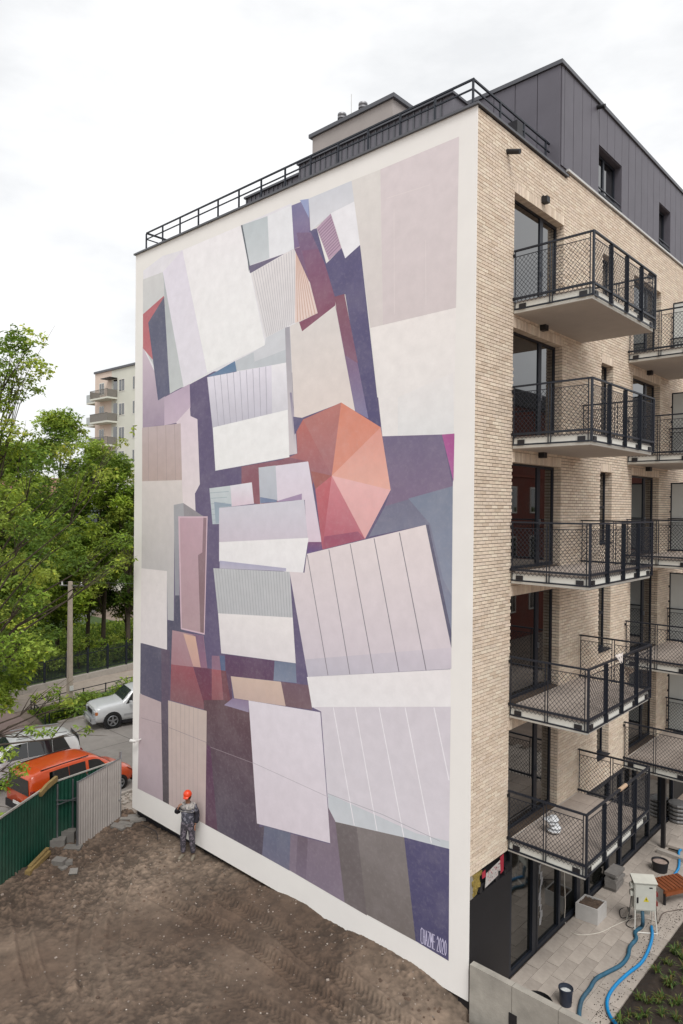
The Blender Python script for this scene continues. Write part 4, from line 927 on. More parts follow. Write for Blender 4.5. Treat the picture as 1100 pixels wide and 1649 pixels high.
def block(px, py, sx, sy, sz, a_, label, tilt=0, g=None): 
    c = at(px, py, 2, -.22); c.z = max(-.26, mudz(c.x, c.y)-.02)
    return single('concrete_block' if 'kerb' not in label else 'kerb_piece', MB().obox(c, sx, sy, sz, a_, tilt), BLK, label, 'block', g, loc=tuple(c))
block(96,1392,.36,.24,.2,.5,'grey concrete block lying on the mud in front of the green fence', .1)
block(111,1391,.2,.16,.12,1.1,'small broken grey block chip right of the bigger block on the mud')
block(101,1397,.24,.18,.06,.2,'flat grey paver piece in front of the concrete block on the mud')
block(119,1405,.22,.18,.10,.9,'tilted pale stone piece, nearest the camera of the rubble', .5)
block(92,1360,.5,.3,.22,.9,'pale concrete block at the foot of the green fence corner')
block(112,1352,.4,.3,.34,.7,'dark grey block pile half behind the grey gate leaf')
block(118,1366,.5,.24,.1,.7,'flat grey slab leaning at the foot of the gate leaf', .15)
block(114,1345,.6,.1,.1,1.3,'pale narrow kerb piece between the two fence sections')
for i, (px, py, w_) in enumerate([(196,1330,.7),(208,1320,.6),(203,1326,.5),(216,1316,.4),(222,1323,.5),(190,1334,.5)]):
    block(px, py, w_, .16, .07, random.uniform(.2, 1.1), 'pale broken kerb piece in the rubble by the building corner', .05, 'broken kerb pieces')
# rod with hook lying on the mud
cable('wire', [(-12.2,-.2,-.12),(-11.6,-.28,.0),(-11.2,-.25,-.03),(-10.9,-.4,-.12)], .012, BLACKP, 'thin dark bent wire on the mud near the building corner', 'wire', n=5)

# ------------------------------------------------------------------ cars
def lerp_rows(rows, k=3):
    A_ = np.array(rows, float); out = []
    for i in range(len(A_)-1):
        for j in range(k): out.append(A_[i]*(1-j/k)+A_[i+1]*(j/k))
    out.append(A_[-1]); return np.array(out)
def car(name, loc, rz, rows, paint, label, wheels, win, wr=.33, extras=None, cat='car', rimc=CHROME):
    """rows: (y, z underside, z belt, z top, half width belt, half width top), rear to front; local y forward"""
    t = thing(name, loc, label, cat, rz=rz)
    R = lerp_rows(rows, 4)
    for _ in range(2):
        Q = R.copy(); Q[1:-1, 1:] = (R[:-2, 1:]+2*R[1:-1, 1:]+R[2:, 1:])/4; R = Q
    def half(r):
        y, zl, zb, zt, wb, wt = r; zm = zl+(zb-zl)*.5
        return [(0,zl),(wb*.86,zl),(wb*.97,zl+.07),(wb,zm),(wb*.995,zm+(zb-zm)*.6),(wb*.965,zb),(wt+(wb*.965-wt)*.5,(zb+zt-.05)/2),(wt,zt-.05),(wt*.9,zt-.015),(wt*.6,zt+.008),(0,zt+.016)]
    vs = []; n = 20
    for r in R:
        h = half(r); ring = [(x, r[0], z) for x, z in h] + [(-x, r[0], z) for x, z in h[1:-1]][::-1]; vs += ring; n = len(ring)
    fs = [(i*n+j, (i+1)*n+j, (i+1)*n+(j+1) % n, i*n+(j+1) % n) for i in range(len(R)-1) for j in range(n)]
    fs += [tuple(range(n)), tuple((len(R)-1)*n+j for j in range(n-1, -1, -1))]
    mb = MB().add(vs, fs); body = part('body', mb, paint, t, local=True, smooth=True)
    def row(y):
        return np.array([np.interp(y, R[:, 0], R[:, c]) for c in range(6)])
    def sp(y, u, sgn, off=.008):                          # side point: u 0 at belt, 1 at roof edge
        r = row(y); x0 = r[4]*.965; x1 = r[5]; z0 = r[2]; z1 = r[3]-.05; return (sgn*(x0+(x1-x0)*u+off), y, z0+(z1-z0)*u+off*.3)
    G = mat('car_glass', '#0b0d0e', .03, 0, ior=1.7)
    for sgn in (-1, 1):
        for (ya, yb, yc, yd) in win['side']:              # bottom rear, bottom front, top front, top rear
            k = 6; mbw = MB(); V_ = []
            for i in range(k+1):
                u = i/k; V_.append(sp(ya+(yb-ya)*u, .06, sgn)); V_.append(sp(yd+(yc-yd)*u, .9, sgn))
            mbw.add(V_, [(2*i, 2*i+2, 2*i+3, 2*i+1) if sgn < 0 else (2*i, 2*i+1, 2*i+3, 2*i+2) for i in range(k)]); part('side_window', mbw, G, t, local=True)
    def cross(y0, y1, u0, u1, nm, m, offs=.014):          # glass across the car between two stations
        k = 6; V_ = []
        for i in range(k+1):
            y = y0+(y1-y0)*i/k; r = row(y); s_ = 1 if y1 > y0 else 1
            for x in (-1, -.6, 0, .6, 1): V_.append((x*r[5]*.9, y+(offs if win['front_up'] else 0)*0, r[3]+.016-(.022 if abs(x) == 1 else .006 if abs(x) == .6 else 0)+offs))
        return part(nm, MB().add(V_, [(i*5+j, i*5+j+1, (i+1)*5+j+1, (i+1)*5+j) for i in range(k) for j in range(4)]), m, t, local=True, smooth=True)
    cross(*win['wind'], 0, 1, 'windscreen', mat('windscreen_glass', '#2c3336', .04, 0, ior=2.3))
    if win.get('rear'):
        (yr, z0, z1, w0, w1) = win['rear']; part('rear_window', MB().add([(-w0, yr-.035, z0), (w0, yr-.035, z0), (w1, yr-.015, z1), (-w1, yr-.015, z1)], [(0,1,2,3)]), G, t, local=True)
    for yw in wheels:
        r = row(yw); wb = r[4]
        for sgn in (-1, 1):
            part('wheel_arch', MB().tube([(sgn*(wb-.12), yw, wr), (sgn*(wb+.004), yw, wr)], wr*1.16, 20), BLACKP, t, local=True)
            ty = part('tyre', MB().tube([(sgn*(wb-.2), yw, wr), (sgn*(wb-.18), yw, wr), (sgn*(wb-.01), yw, wr), (sgn*(wb+.012), yw, wr)], [wr*.93, wr, wr, wr*.93], 22), RUBBER, t, local=True)
            rm = MB(); rm.tube([(sgn*(wb+.0), yw, wr), (sgn*(wb+.016), yw, wr)], wr*.2, 10)
            for k_ in range(5):
                a_ = k_*2*math.pi/5+.3; rm.bar((sgn*(wb+.016), yw, wr), (sgn*(wb+.018), yw+math.cos(a_)*wr*.62, wr+math.sin(a_)*wr*.62), .07, .012, upv=(1, .01, 0))
            pts = [(sgn*(wb+.014), yw+math.cos(a_)*wr*.62, wr+math.sin(a_)*wr*.62) for a_ in [i*2*math.pi/18 for i in range(19)]]; rm.tube(pts, .022, 6)
            part('rim', rm, rimc, ty, local=True)
    for sgn in (-1, 1):
        ym = win['mirror']; r = row(ym); part('mirror', MB().box((sgn*(r[4]+.02), ym-.06, r[2]+.02), (sgn*(r[4]+.19), ym+.06, r[2]+.17)), paint if win.get('mp', 1) else BLACKP, t, local=True)
        for yy in win['doors']:
            part('door_seam', MB().add([(sgn*(row(yy)[4]+.003), yy-.006, row(yy)[1]+.15), (sgn*(row(yy)[4]+.003), yy+.006, row(yy)[1]+.15), (sgn*(row(yy)[4]+.003), yy+.006, row(yy)[2]-.1), (sgn*(row(yy)[4]+.003), yy-.006, row(yy)[2]-.1)], [(0,1,2,3)]), BLACKP, t, local=True)
            part('door_handle', MB().box((sgn*(row(yy)[4]), yy+.1, row(yy)[2]-.14), (sgn*(row(yy)[4]+.03), yy+.26, row(yy)[2]-.11)), paint, t, local=True)
        part('sill', MB().box((sgn*(row(1.5)[4]*.9), wheels[0]+wr*1.2, .2), (sgn*(row(1.5)[4]+.004), wheels[1]-wr*1.2, .32)), BLACKP, t, local=True)
    if extras: extras(t, row)
    t.scale.z = win.get('z', 1)
    return t
def carpaint(nm, c, r=.28): 
    m = mat(nm, c, r, .02, 3, spec=.6); m.node_tree.nodes['Principled BSDF'].inputs['Coat Weight'].default_value = .6; return m
RED = mat('tail_light', '#7a1612', .2, 0); HLT = mat('headlight_glass', '#b9bcc0', .12, .05, 30, metal=.3); PLATE = mat('number_plate', '#c9c9c6', .5, .02, 30)
# orange compact van seen from the rear quarter, heading +y
def ex_van(t, row):
    part('bumper', MB().box((-.80,-.06,.24), (.80,.12,.52)), BLACKP, t, local=True); part('bumper', MB().box((-.78,3.98,.22), (.78,4.13,.52)), BLACKP, t, local=True)
    part('number_plate', MB().box((-.26,-.085,.50), (.26,-.062,.61)), PLATE, t, local=True)
    for s in (-1, 1):
        part('tail_light', MB().box((s*.74,-.035,.78), (s*.845,.09,1.18)), RED, t, local=True)
        part('headlight', MB().add([(s*.45,4.10,.66),(s*.80,4.0,.68),(s*.82,3.74,.88),(s*.5,3.86,.86)], [(0,1,2,3)]), HLT, t, local=True)
        part('roof_bar', MB().tube([(s*.62,.4,1.80),(s*.62,2.2,1.82)], .02, 6), BLACKP, t, local=True)
        part('side_strip', MB().box((s*.845,1.05,.50), (s*.872,2.7,.58)), BLACKP, t, local=True)
van_rows = [(-.02,.34,1.0,1.62,.78,.62),(.06,.26,1.02,1.72,.83,.68),(.5,.24,1.02,1.80,.86,.70),(1.6,.22,1.02,1.82,.87,.71),(2.3,.22,1.02,1.78,.87,.68),(2.65,.22,1.02,1.66,.86,.66),(3.25,.22,1.0,1.14,.85,.72),(3.75,.24,.86,.98,.82,.66),(4.02,.28,.66,.80,.76,.60),(4.12,.34,.56,.66,.66,.5)]
OR = carpaint('orange_paint', '#cb4a17')
car('van', (-16.05,-2.45,G0-.02), .10, van_rows, OR, 'orange compact van parked behind the green fence', (.78, 3.36), {'z': .87, 'side': [(.62,1.36,1.36,.66),(1.375,2.02,2.02,1.375),(2.14,3.05,2.62,2.14)], 'wind': (3.2, 2.66), 'front_up': 1, 'rear': (-.02,.98,1.56,.68,.60), 'mirror': 2.78, 'mp': 0, 'doors': (1.17, 2.11)}, .31, ex_van, 'van')
# white crossover, heading -y
def ex_wh(t, row):
    for s in (-1, 1):
        part('tail_light', MB().box((s*.60,-.03,.86), (s*.88,.16,1.0)), RED, t, local=True)
        part('headlight', MB().add([(s*.45,4.30,.70),(s*.82,4.12,.72),(s*.83,3.86,.86),(s*.55,4.1,.86)], [(0,1,2,3)]), HLT, t, local=True)
        part('roof_bar', MB().tube([(s*.60,.5,1.70),(s*.62,1.3,1.735),(s*.62,2.3,1.72)], .018, 6), CHROME, t, local=True)
    part('bumper', MB().box((-.8,-.05,.26), (.8,.1,.45)), BLACKP, t, local=True); part('number_plate', MB().box((-.26,-.05,.62), (.26,-.02,.73)), PLATE, t, local=True)
    part('grille', MB().box((-.4,4.3,.5), (.4,4.36,.68)), BLACKP, t, local=True)
cr_rows = [(-.03,.42,.92,1.02,.74,.6),(.06,.28,1.02,1.36,.86,.62),(.35,.25,1.05,1.58,.90,.64),(1.0,.22,1.04,1.67,.92,.66),(2.0,.22,1.02,1.68,.92,.66),(2.5,.22,1.01,1.62,.92,.64),(3.25,.22,1.0,1.12,.91,.74),(3.9,.25,.88,.98,.88,.66),(4.25,.30,.66,.80,.78,.6),(4.38,.38,.56,.66,.62,.5)]
WH = carpaint('white_paint', '#dedede')
car('car', (-18.8,.9,G0), math.pi-.2, cr_rows, WH, 'white crossover car parked beyond the orange van', (.82, 3.5), {'side': [(.40,1.05,1.05,.62),(1.065,1.93,1.93,1.065),(1.945,3.05,2.52,1.945)], 'wind': (3.2, 2.5), 'front_up': 1, 'rear': (.05,1.1,1.48,.7,.56), 'mirror': 2.75, 'doors': (.99, 1.9)}, .34, ex_wh)
# silver off-roader, heading towards the camera side
def ex_si(t, row):
    part('bumper', MB().box((-.84,4.18,.34), (.84,4.36,.60)), mat('silver_bumper', '#a5a7aa', .35, .03, 4, metal=.3), t, local=True)
    part('number_plate', MB().box((-.26,4.365,.42), (.26,4.38,.53)), PLATE, t, local=True)
    g_ = part('grille', MB().box((-.46,4.19,.68), (.46,4.25,.92)), mat('grille_frame', '#b7b8ba', .3, .03, 4, metal=.4), t, local=True)
    for i in range(7): part('grille_slot', MB().box((-.42+i*.122,4.252,.70), (-.42+i*.122+.075,4.262,.90)), BLACKP, g_, local=True)
    for s in (-1, 1):
        part('headlight', MB().tube([(s*.64,4.12,.80),(s*.64,4.26,.80)], .105, 14), HLT, t, local=True)
        part('turn_light', MB().box((s*.76,4.10,.72), (s*.87,4.21,.86)), mat('amber_glass', '#b06a3a', .3, 0), t, local=True)
        part('fog_light', MB().tube([(s*.6,4.3,.46),(s*.6,4.37,.46)], .06, 10), BLACKP, t, local=True)
        part('side_strip', MB().box((s*.885,1.2,.55), (s*.90,2.9,.62)), mat('silver_bumper', '#a5a7aa'), t, local=True)
si_rows = [(-.03,.40,1.0,1.55,.84,.62),(.08,.30,1.05,1.62,.88,.66),(1.0,.28,1.05,1.72,.90,.68),(2.1,.28,1.05,1.72,.90,.68),(2.5,.28,1.05,1.64,.90,.66),(2.95,.28,1.05,1.16,.89,.80),(3.7,.30,1.02,1.12,.88,.80),(4.08,.34,.96,1.05,.87,.79),(4.19,.36,.90,.99,.86,.77),(4.2,.38,.86,.97,.85,.76)]
SI = carpaint('silver_paint', '#c6c8ca')
car('car', (-22.2,7.95,G0), math.pi-.24, si_rows, SI, 'silver off-roader with a barred grille, half hidden behind the mural wall', (.85, 3.42), {'side': [(.3,1.0,1.0,.34),(1.1,1.95,1.95,1.1),(2.05,2.8,2.45,2.05)], 'wind': (2.92, 2.48), 'front_up': 1, 'mirror': 2.6, 'doors': (1.05, 2.0)}, .37, ex_si)

# ------------------------------------------------------------------ the worker
def skin(name, nodes, edges, rad, m, parent, sub=2, root=0):
    me = bpy.data.meshes.new(name); me.from_pydata(nodes, edges, []); o = bpy.data.objects.new(name, me); C.objects.link(o)
    md = o.modifiers.new('s', 'SKIN'); md.use_smooth_shade = True
    for i, r in enumerate(rad): me.skin_vertices[0].data[i].radius = (r, r) if not hasattr(r, '__len__') else r
    me.skin_vertices[0].data[root].use_root = True
    s2 = o.modifiers.new('u', 'SUBSURF'); s2.levels = sub; s2.render_levels = sub
    dg = bpy.context.evaluated_depsgraph_get(); dg.update(); nm = bpy.data.meshes.new_from_object(o.evaluated_get(dg)); bpy.data.objects.remove(o)
    nm.materials.clear(); nm.materials.append(m); nm.polygons.foreach_set('use_smooth', [True]*len(nm.polygons))
    q = link(name, nm, parent); return q
PX, PY = -9.36, -.36; pz = mudz(PX, PY)
W_ = thing('person', (PX, PY, pz-.01), 'worker in orange helmet and splattered grey overalls before the mural, one hand raised', 'person', rz=.60)
W_.scale = (1.1, 1.1, 1.1)
SK = mat('skin_tone', '#8f6650', .6, .05, 10); JK = None
def splat(name, base, spot, spot2):
    m = mat(name, base, .9, .15, 8); t = m.node_tree; n = t.nodes; l = t.links; b = n['Principled BSDF']; src = b.inputs['Base Color'].links[0].from_socket
    g = n.new('ShaderNodeTexCoord')
    for sc, th, c in ((14, .53, spot), (26, .58, spot2)):
        v = n.new('ShaderNodeTexNoise'); v.inputs['Scale'].default_value = sc; v.inputs['Detail'].default_value = 3; l.new(g.outputs['Object'], v.inputs['Vector'])
        gt = n.new('ShaderNodeMath'); gt.operation = 'GREATER_THAN'; gt.inputs[1].default_value = th; l.new(v.outputs[0], gt.inputs[0])
        x = n.new('ShaderNodeMixRGB'); l.new(gt.outputs[0], x.inputs[0]); l.new(src, x.inputs[1]); x.inputs[2].default_value = (*lin(c), 1); src = x.outputs[0]
    l.new(src, b.inputs['Base Color']); return m
JK = splat('splattered_jacket', '#45454f', '#777680', '#2f2e36'); TR = splat('splattered_trousers', '#413d44', '#6f6770', '#2b2a30'); YK = splat('pale_yoke', '#96918c', '#aaa5a0', '#5c5a60'); DK = mat('dark_sleeve', '#232129', .9, .2, 12)
# body: one continuous surface (pelvis, spine, neck, head, both arms to the wrists, legs)
bn_ = [(0,0,.95),(0,.0,1.15),(0,.01,1.36),(0,.0,1.50),(0,-.03,1.60),(0,-.045,1.70),
       (-.17,.0,1.42),(-.30,-.03,1.22),(-.20,-.22,1.42),(.18,.01,1.42),(.25,.04,1.16),(.22,-.04,.93),
       (-.10,0,.90),(-.12,-.03,.50),(-.13,.02,.10),(.10,0,.90),(.12,-.02,.50),(.14,.02,.10)]
be = [(0,1),(1,2),(2,3),(3,4),(4,5),(2,6),(6,7),(7,8),(2,9),(9,10),(10,11),(0,12),(12,13),(13,14),(0,15),(15,16),(16,17)]
br = [(.14,.10),(.13,.095),(.15,.10),.052,.075,.085,.05,.042,.028,.05,.042,.028,.08,.055,.04,.08,.055,.04]
body = skin('body', bn_, be, br, SK, W_)
def hand(wr_, d, side, curl, name='hand'):
    wr_ = Vector(wr_); d = Vector(d).normalized(); s = Vector(side).normalized(); nrm = d.cross(s).normalized()
    nd = [wr_, wr_+d*.05, wr_+d*.085]; ed = [(0,1),(1,2)]; rd = [(.024,.018),(.036,.016),(.038,.014)]
    for k, (off, ln) in enumerate(((-.030,.055),(-.010,.065),(.011,.06),(.030,.048))):
        b = nd[2]+s*off; j1 = b+d*.012; j2 = j1+(d*math.cos(curl)+nrm*math.sin(curl))*ln*.5; j3 = j2+(d*math.cos(2*curl)+nrm*math.sin(2*curl))*ln*.5; i0 = len(nd)
        nd += [j1, j2, j3]; ed += [(2,i0),(i0,i0+1),(i0+1,i0+2)]; rd += [.0095,.009,.0075]
    i0 = len(nd); tb_ = wr_+d*.035-s*.035; nd += [tb_, tb_-s*.022+d*.025+nrm*.01, tb_-s*.026+d*.052+nrm*.02]; ed += [(1,i0),(i0,i0+1),(i0+1,i0+2)]; rd += [.013,.011,.009]
    return skin(name, [tuple(v) for v in nd], ed, rd, SK, body, 1)
hand((-.20,-.22,1.42), (.45,.25,.75), (.6,-.6,.0), .45); hand((.22,-.04,.93), (-.15,-.1,-.9), (0,1,0), .5)
jn = [(0,.0,.86),(0,.0,1.14),(0,.01,1.34),(0,.0,1.47),(-.165,.0,1.41),(-.31,-.03,1.21),(-.215,-.20,1.40),(.175,.01,1.41),(.255,.04,1.15),(.225,-.03,.96)]
skin('jacket', jn, [(0,1),(1,2),(2,3),(2,4),(4,5),(5,6),(2,7),(7,8),(8,9)], [(.20,.155),(.195,.15),(.205,.145),.085,.085,.07,.052,.085,.072,.055], JK, W_)
skin('yoke', [(0,.005,1.31),(0,.0,1.37),(0,.0,1.43),(0,.0,1.49),(-.18,.0,1.39),(.19,.01,1.39)], [(0,1),(1,2),(2,3),(2,4),(2,5)], [(.20,.15),(.222,.162),(.19,.15),.085,.098,.098], YK, W_)
skin('sleeve', [(-.2,-.005,1.36),(-.315,-.03,1.205),(-.21,-.205,1.405)], [(0,1),(1,2)], [.082,.077,.056], DK, W_, root=1)
skin('sleeve', [(.205,.02,1.33),(.26,.04,1.14),(.225,-.03,.955)], [(0,1),(1,2)], [.084,.077,.058], DK, W_, root=1)
skin('collar', [(0,.02,1.46),(0,.015,1.54)], [(0,1)], [(.085,.08),(.075,.07)], DK, W_)
skin('trousers', [(0,0,1.12),(0,0,.95),(-.10,0,.85),(-.125,-.03,.50),(-.135,.02,.12),(.10,0,.85),(.125,-.02,.50),(.145,.02,.12)], [(0,1),(1,2),(2,3),(3,4),(1,5),(5,6),(6,7)], [(.175,.135),(.165,.13),.115,.085,.072,.115,.085,.072], TR, W_, root=1)
for sx, yy in ((-.15, -.06), (.15, -.02)):
    skin('boot', [(sx*.95,.05,.10),(sx,.04,.05),(sx*1.1,-.08,.045),(sx*1.2,-.19,.04)], [(0,1),(1,2),(2,3)], [.055,.055,.05,.04], mat('pale_boot', '#7d7466', .9, .2, 20), W_, 1)
# face: nose, ears, eyes, mouth, dark hair, then the helmet
fc_ = Vector((0,-.045,1.665))
skin('nose', [(0,-.125,1.655),(0,-.145,1.635)], [(0,1)], [.010,.014], SK, body, 1)
for s in (-1, 1):
    part('ear', MB().lathe((s*.083,-.04,1.635), [(0,0),(.012,.008),(.014,.03),(.01,.05),(0,.055)], 8), SK, body, local=True, smooth=True)
    part('eye', MB().lathe((s*.03,-.128,1.664), [(0,0),(.010,.004),(.010,.010),(0,.014)], 8), BLACKP, body, local=True)
part('mouth', MB().box((-.022,-.124,1.605), (.022,-.116,1.612)), mat('lips', '#7a4640', .7, 0), body, local=True)
part('hair', MB().lathe((0,-.02,1.62), [(.082,0),(.092,.04),(.09,.09)], 16), mat('dark_hair', '#1e1916', .9, .1, 10), body, local=True, smooth=True)
hm = MB(); hm.lathe((0,0,0), [(.125,0),(.128,.012),(.122,.05),(.105,.095),(.07,.13),(.03,.143),(0,.145)], 24)
hm.add([(-.09,-.10,.008),(.09,-.10,.008),(.07,-.185,-.012),(-.07,-.185,-.012),(0,-.20,-.014),(-.09,-.10,.018),(.09,-.10,.018),(.07,-.185,-.004),(-.07,-.185,-.004),(0,-.20,-.006)], [(5,6,7,9,8),(0,3,4,2,1),(3,8,9,4),(4,9,7,2),(0,5,8,3),(2,7,6,1)])
hm.box((-.012,-.11,.05), (.012,.11,.13)) if False else None
R_ = Matrix.Translation((0,-.045,1.715)) @ Matrix.Rotation(.22, 4, 'X') @ Matrix.Scale(.9, 4); hm.v = [tuple(R_ @ Vector(p)) for p in hm.v]
part('helmet', hm, mat('orange_helmet', '#d8431f', .35, .03, 8), W_, local=True, smooth=True)

# ------------------------------------------------------------------ trees
LC = [np.array(lin(c)) for c in ('#7f9434','#6c8430','#8fa445','#5b742d','#9fae4c','#718737')]
def leaves(centers, radii, per, size, seed, flat=.7, tint=1.0, droop=.35):
    """leaf quads in sprays of six around the given clump centres -> V, F, colours"""
    r = np.random.default_rng(seed); P = []; Cc = []
    for c, R in zip(centers, radii):
        n = max(3, int(per*(R**2))); d = r.normal(size=(n, 3)); d /= np.linalg.norm(d, axis=1)[:, None]
        rad = R*r.random(n)**.45; q = np.array(c)[None] + d*rad[:, None]*np.array([1, 1, flat])
        P.append(q); k = LC[r.integers(len(LC))]*(.8+.45*r.random()); Cc.append(np.repeat(k[None], n, 0))
    P = np.concatenate(P); Cc = np.concatenate(Cc); n = len(P); m = 6
    az = r.random(n)*6.283; P = np.repeat(P, m, 0); Cc = np.repeat(Cc, m, 0); N_ = len(P)
    a = np.repeat(az, m) + np.tile(np.linspace(-1.7, 1.7, m), n) + r.normal(size=N_)*.35
    el = -droop + r.normal(size=N_)*.4
    A = np.stack([np.cos(a)*np.cos(el), np.sin(a)*np.cos(el), np.sin(el)], -1)
    up_ = np.array([0, 0, 1.0]) + r.normal(size=(N_, 3))*.45; Bv = np.cross(A, up_); Bv /= np.linalg.norm(Bv, axis=1)[:, None]+1e-6
    s_ = size*(.65+.7*r.random(N_))[:, None]; b0 = P + A*s_*.25
    V = np.stack([b0, b0+A*s_*.85+Bv*s_*.42, b0+A*s_*1.9, b0+A*s_*.85-Bv*s_*.42], 1).reshape(-1, 3)
    F = np.arange(N_*4).reshape(-1, 4); col = Cc*tint*(.75+.5*r.random(N_))[:, None]*np.array([1,1,1])
    yl = r.random(N_) < .06; col[yl] *= np.array([1.7, 1.35, 1.0])
    return V, F, col
def tree(name, base, centers, radii, per, size, seed, label, group=None, trunk_r=.16, top=None, tint=1, limbs=18, cat='tree', flat=.7, lean=(0,0), droop=.35):
    base = Vector(base); t = thing(name, tuple(base), label, cat, group); r = random.Random(seed)
    cs = [Vector(c) for c in centers]; top = top or max(c.z for c in cs)*.85
    cx_ = sum(c.x for c in cs)/len(cs); cy_ = sum(c.y for c in cs)/len(cs)
    axis = []
    for i in range(7):
        u = i/6; axis.append(Vector((base.x+(cx_-base.x)*u**1.5*.8+r.uniform(-.12,.12)*min(i,1), base.y+(cy_-base.y)*u**1.5*.8+r.uniform(-.12,.12)*min(i,1), base.z-.2+(top-base.z)*u)))
    mb = MB(); mb.tube(axis, [trunk_r*(1-.13*i) for i in range(7)], 9)
    pick = cs if len(cs) <= limbs else r.sample(cs, limbs)
    for c in pick:
        zz = base.z+(c.z-base.z)*r.uniform(.35, .7); u = min(.98, max(.12, (zz-base.z)/(top-base.z))); k = u*6; i = int(k); s0 = axis[i].lerp(axis[min(6, i+1)], k-i)
        m1 = s0.lerp(c, .4)+Vector((r.uniform(-.3,.3), r.uniform(-.3,.3), (c.z-s0.z)*.12+r.uniform(0,.3))); m2 = s0.lerp(c, .75)+Vector((r.uniform(-.2,.2), r.uniform(-.2,.2), r.uniform(0,.25)))
        rr_ = trunk_r*.34*(1-.5*u); m0 = s0.lerp(m1, .5)+Vector((r.uniform(-.15,.15), r.uniform(-.15,.15), r.uniform(-.1,.2))); m3 = m2.lerp(c, .5)+Vector((r.uniform(-.12,.12), r.uniform(-.12,.12), r.uniform(-.1,.1))); mb.tube([s0, m0, m1, m2, m3, c], [rr_, rr_*.8, rr_*.6, rr_*.38, rr_*.25, rr_*.12], 6)
        for _ in range(3):
            e = c+Vector((r.uniform(-.6,.6), r.uniform(-.6,.6), r.uniform(-.3,.5))); mb.tube([m2, m2.lerp(e, .5)+Vector((0,0,.08)), e], [rr_*.3, rr_*.2, rr_*.08], 4)
    part('trunk', mb, BARK, t, smooth=True)
    V, F, col = leaves([tuple(c) for c in cs], radii, per, size, seed, flat, tint, droop); V = V - np.array(tuple(base))
    link('crown', npmesh('crown', V, F, LEAF, col), t)
    return t
def atd(px, py, dep): d = fw + rt*((px-550)/FPX) - up*((py-824.5)/FPX); return Vector(CAM)+d*dep
# the big near tree, its trunk left of the frame
R1 = random.Random(3)
pts1 = [(15,560,.5),(45,545,.45),(62,590,.45),(30,612,.5),(8,640,.55),(-25,580,.7),(-30,640,.8),(58,625,.28),(25,545,.45),(12,690,.5),(50,700,.35),(-25,700,.8),(38,580,.4),(0,600,.5),
        (25,730,.55),(65,745,.5),(105,725,.45),(135,745,.4),(20,785,.6),(72,792,.55),(122,780,.55),(170,760,.35),(195,715,.22),(212,690,.12),(0,835,.7),(52,850,.6),(100,852,.6),(150,845,.55),(188,868,.4),(205,880,.2),
        (12,905,.6),(60,920,.55),(118,905,.5),(160,925,.38),(190,908,.3),(208,900,.15),(20,975,.55),(58,965,.4),(10,1040,.6),(50,1035,.5),(112,1128,.22),(88,1112,.22),(62,1120,.2),(135,1140,.2),
        (52,1172,.2),(72,1180,.22),(15,1212,.28),(32,1236,.25),(8,1262,.25),(2,1312,.14),(138,1172,.2),(22,1250,.2),(-40,800,.9),(-45,900,.9),(-60,1000,.9),(-70,700,.9),(-80,1150,.7),(-90,600,.8),(-120,820,1.1),(-150,950,1.2),(-170,760,1.2),(-140,640,1.0)]
cs, rs = [], []
for (px, py, r) in pts1:
    d = (20.2 if py < 1160 else 18.3)+R1.uniform(-1.3, 1.3) + (1.2 if px > 120 and py < 1100 else 0)
    cs.append(atd(px, py, d)); rs.append(r*1.15)
tree('leafy_tree', (-15.6,-5.3,G0), cs, rs, 195, .066, 11, 'large leafy maple like tree reaching in from the left edge in front of everything', None, .17, 12.5, 1.1, 42)
BTG = 'trees beyond the street'
bgt = [(95,652,49,4.3,3.0,'tall round-topped tree whose crown is left of the pale apartment block'),(168,690,48,3.9,4.2,'tree standing just before the pale apartment block'),(25,700,40,3.8,2.5,'tree at the left edge behind the big maple, beyond the path'),
       (208,775,47,2.6,3.2,'smaller tree right beside the left edge of the mural wall'),(62,800,45,3.9,1.6,'bushy tree behind the street pole to its left'),(142,845,49,3.7,4.4,'low spreading tree over the dry slope, right of the pole'),
       (-25,770,30,3.6,1.0,'dense tree cut by the left edge, behind the big maple'),(205,860,52,3.4,1.8,'dark tree by the dry slope at the mural wall edge'),(110,830,50,3.6,1.5,'dark tree filling the gap behind the street pole')]
for i, (px, py, dep, R, zb_, lab) in enumerate(bgt):
    tp = atd(px, py, dep); r = random.Random(50+i); cs, rs = [], []; H_ = tp.z-zb_; cz = (tp.z+zb_)/2
    for k in range(62):
        a = r.uniform(0, 6.28); v = r.uniform(-1, 1); q = math.sqrt(max(0, 1-v*v))*r.uniform(.35, 1.0)*(1.0-.25*v)
        rr_ = r.uniform(.5, 1.05)*R/3.4; cs.append(Vector((tp.x+math.cos(a)*q*R*.85, tp.y+math.sin(a)*q*R*.85, cz+v*(H_/2-rr_*.6)))); rs.append(rr_)
    tree('leafy_tree', (tp.x, tp.y, G0), cs, rs, 105, .12, 70+i, lab, BTG, .17, tp.z-.8, [1.15,1.1,1.2,.95,1.15,1.25,1.05,.85,.8][i], 22)
SH = 'shrubs along the path'
shr = [((-25.6,3.6),.95,1.3,'green shrub round the foot of the street pole'),((-26.3,5.4),.7,.9,'low green shrub behind the street pole'),((-26.9,8.2),.9,1.0,'shrub with pale blossoms beside the silver off-roader'),((-25.5,6.6),.6,.8,'low shrub in the strip before the silver off-roader'),
       ((-34.0,6.2),1.7,2.6,'tall dark shrub behind the iron fence, nearest the pole'),((-34.5,9.0),1.6,2.3,'dark shrub behind the iron fence, second from the pole'),((-35.0,11.6),1.5,2.0,'dark shrub behind the iron fence by the mural wall'),((-33.6,3.3),1.9,4.2,'high shrub at the left end of the iron fence'),
       ((-36.5,14.5),1.6,1.9,'shrub furthest along the iron fence')]
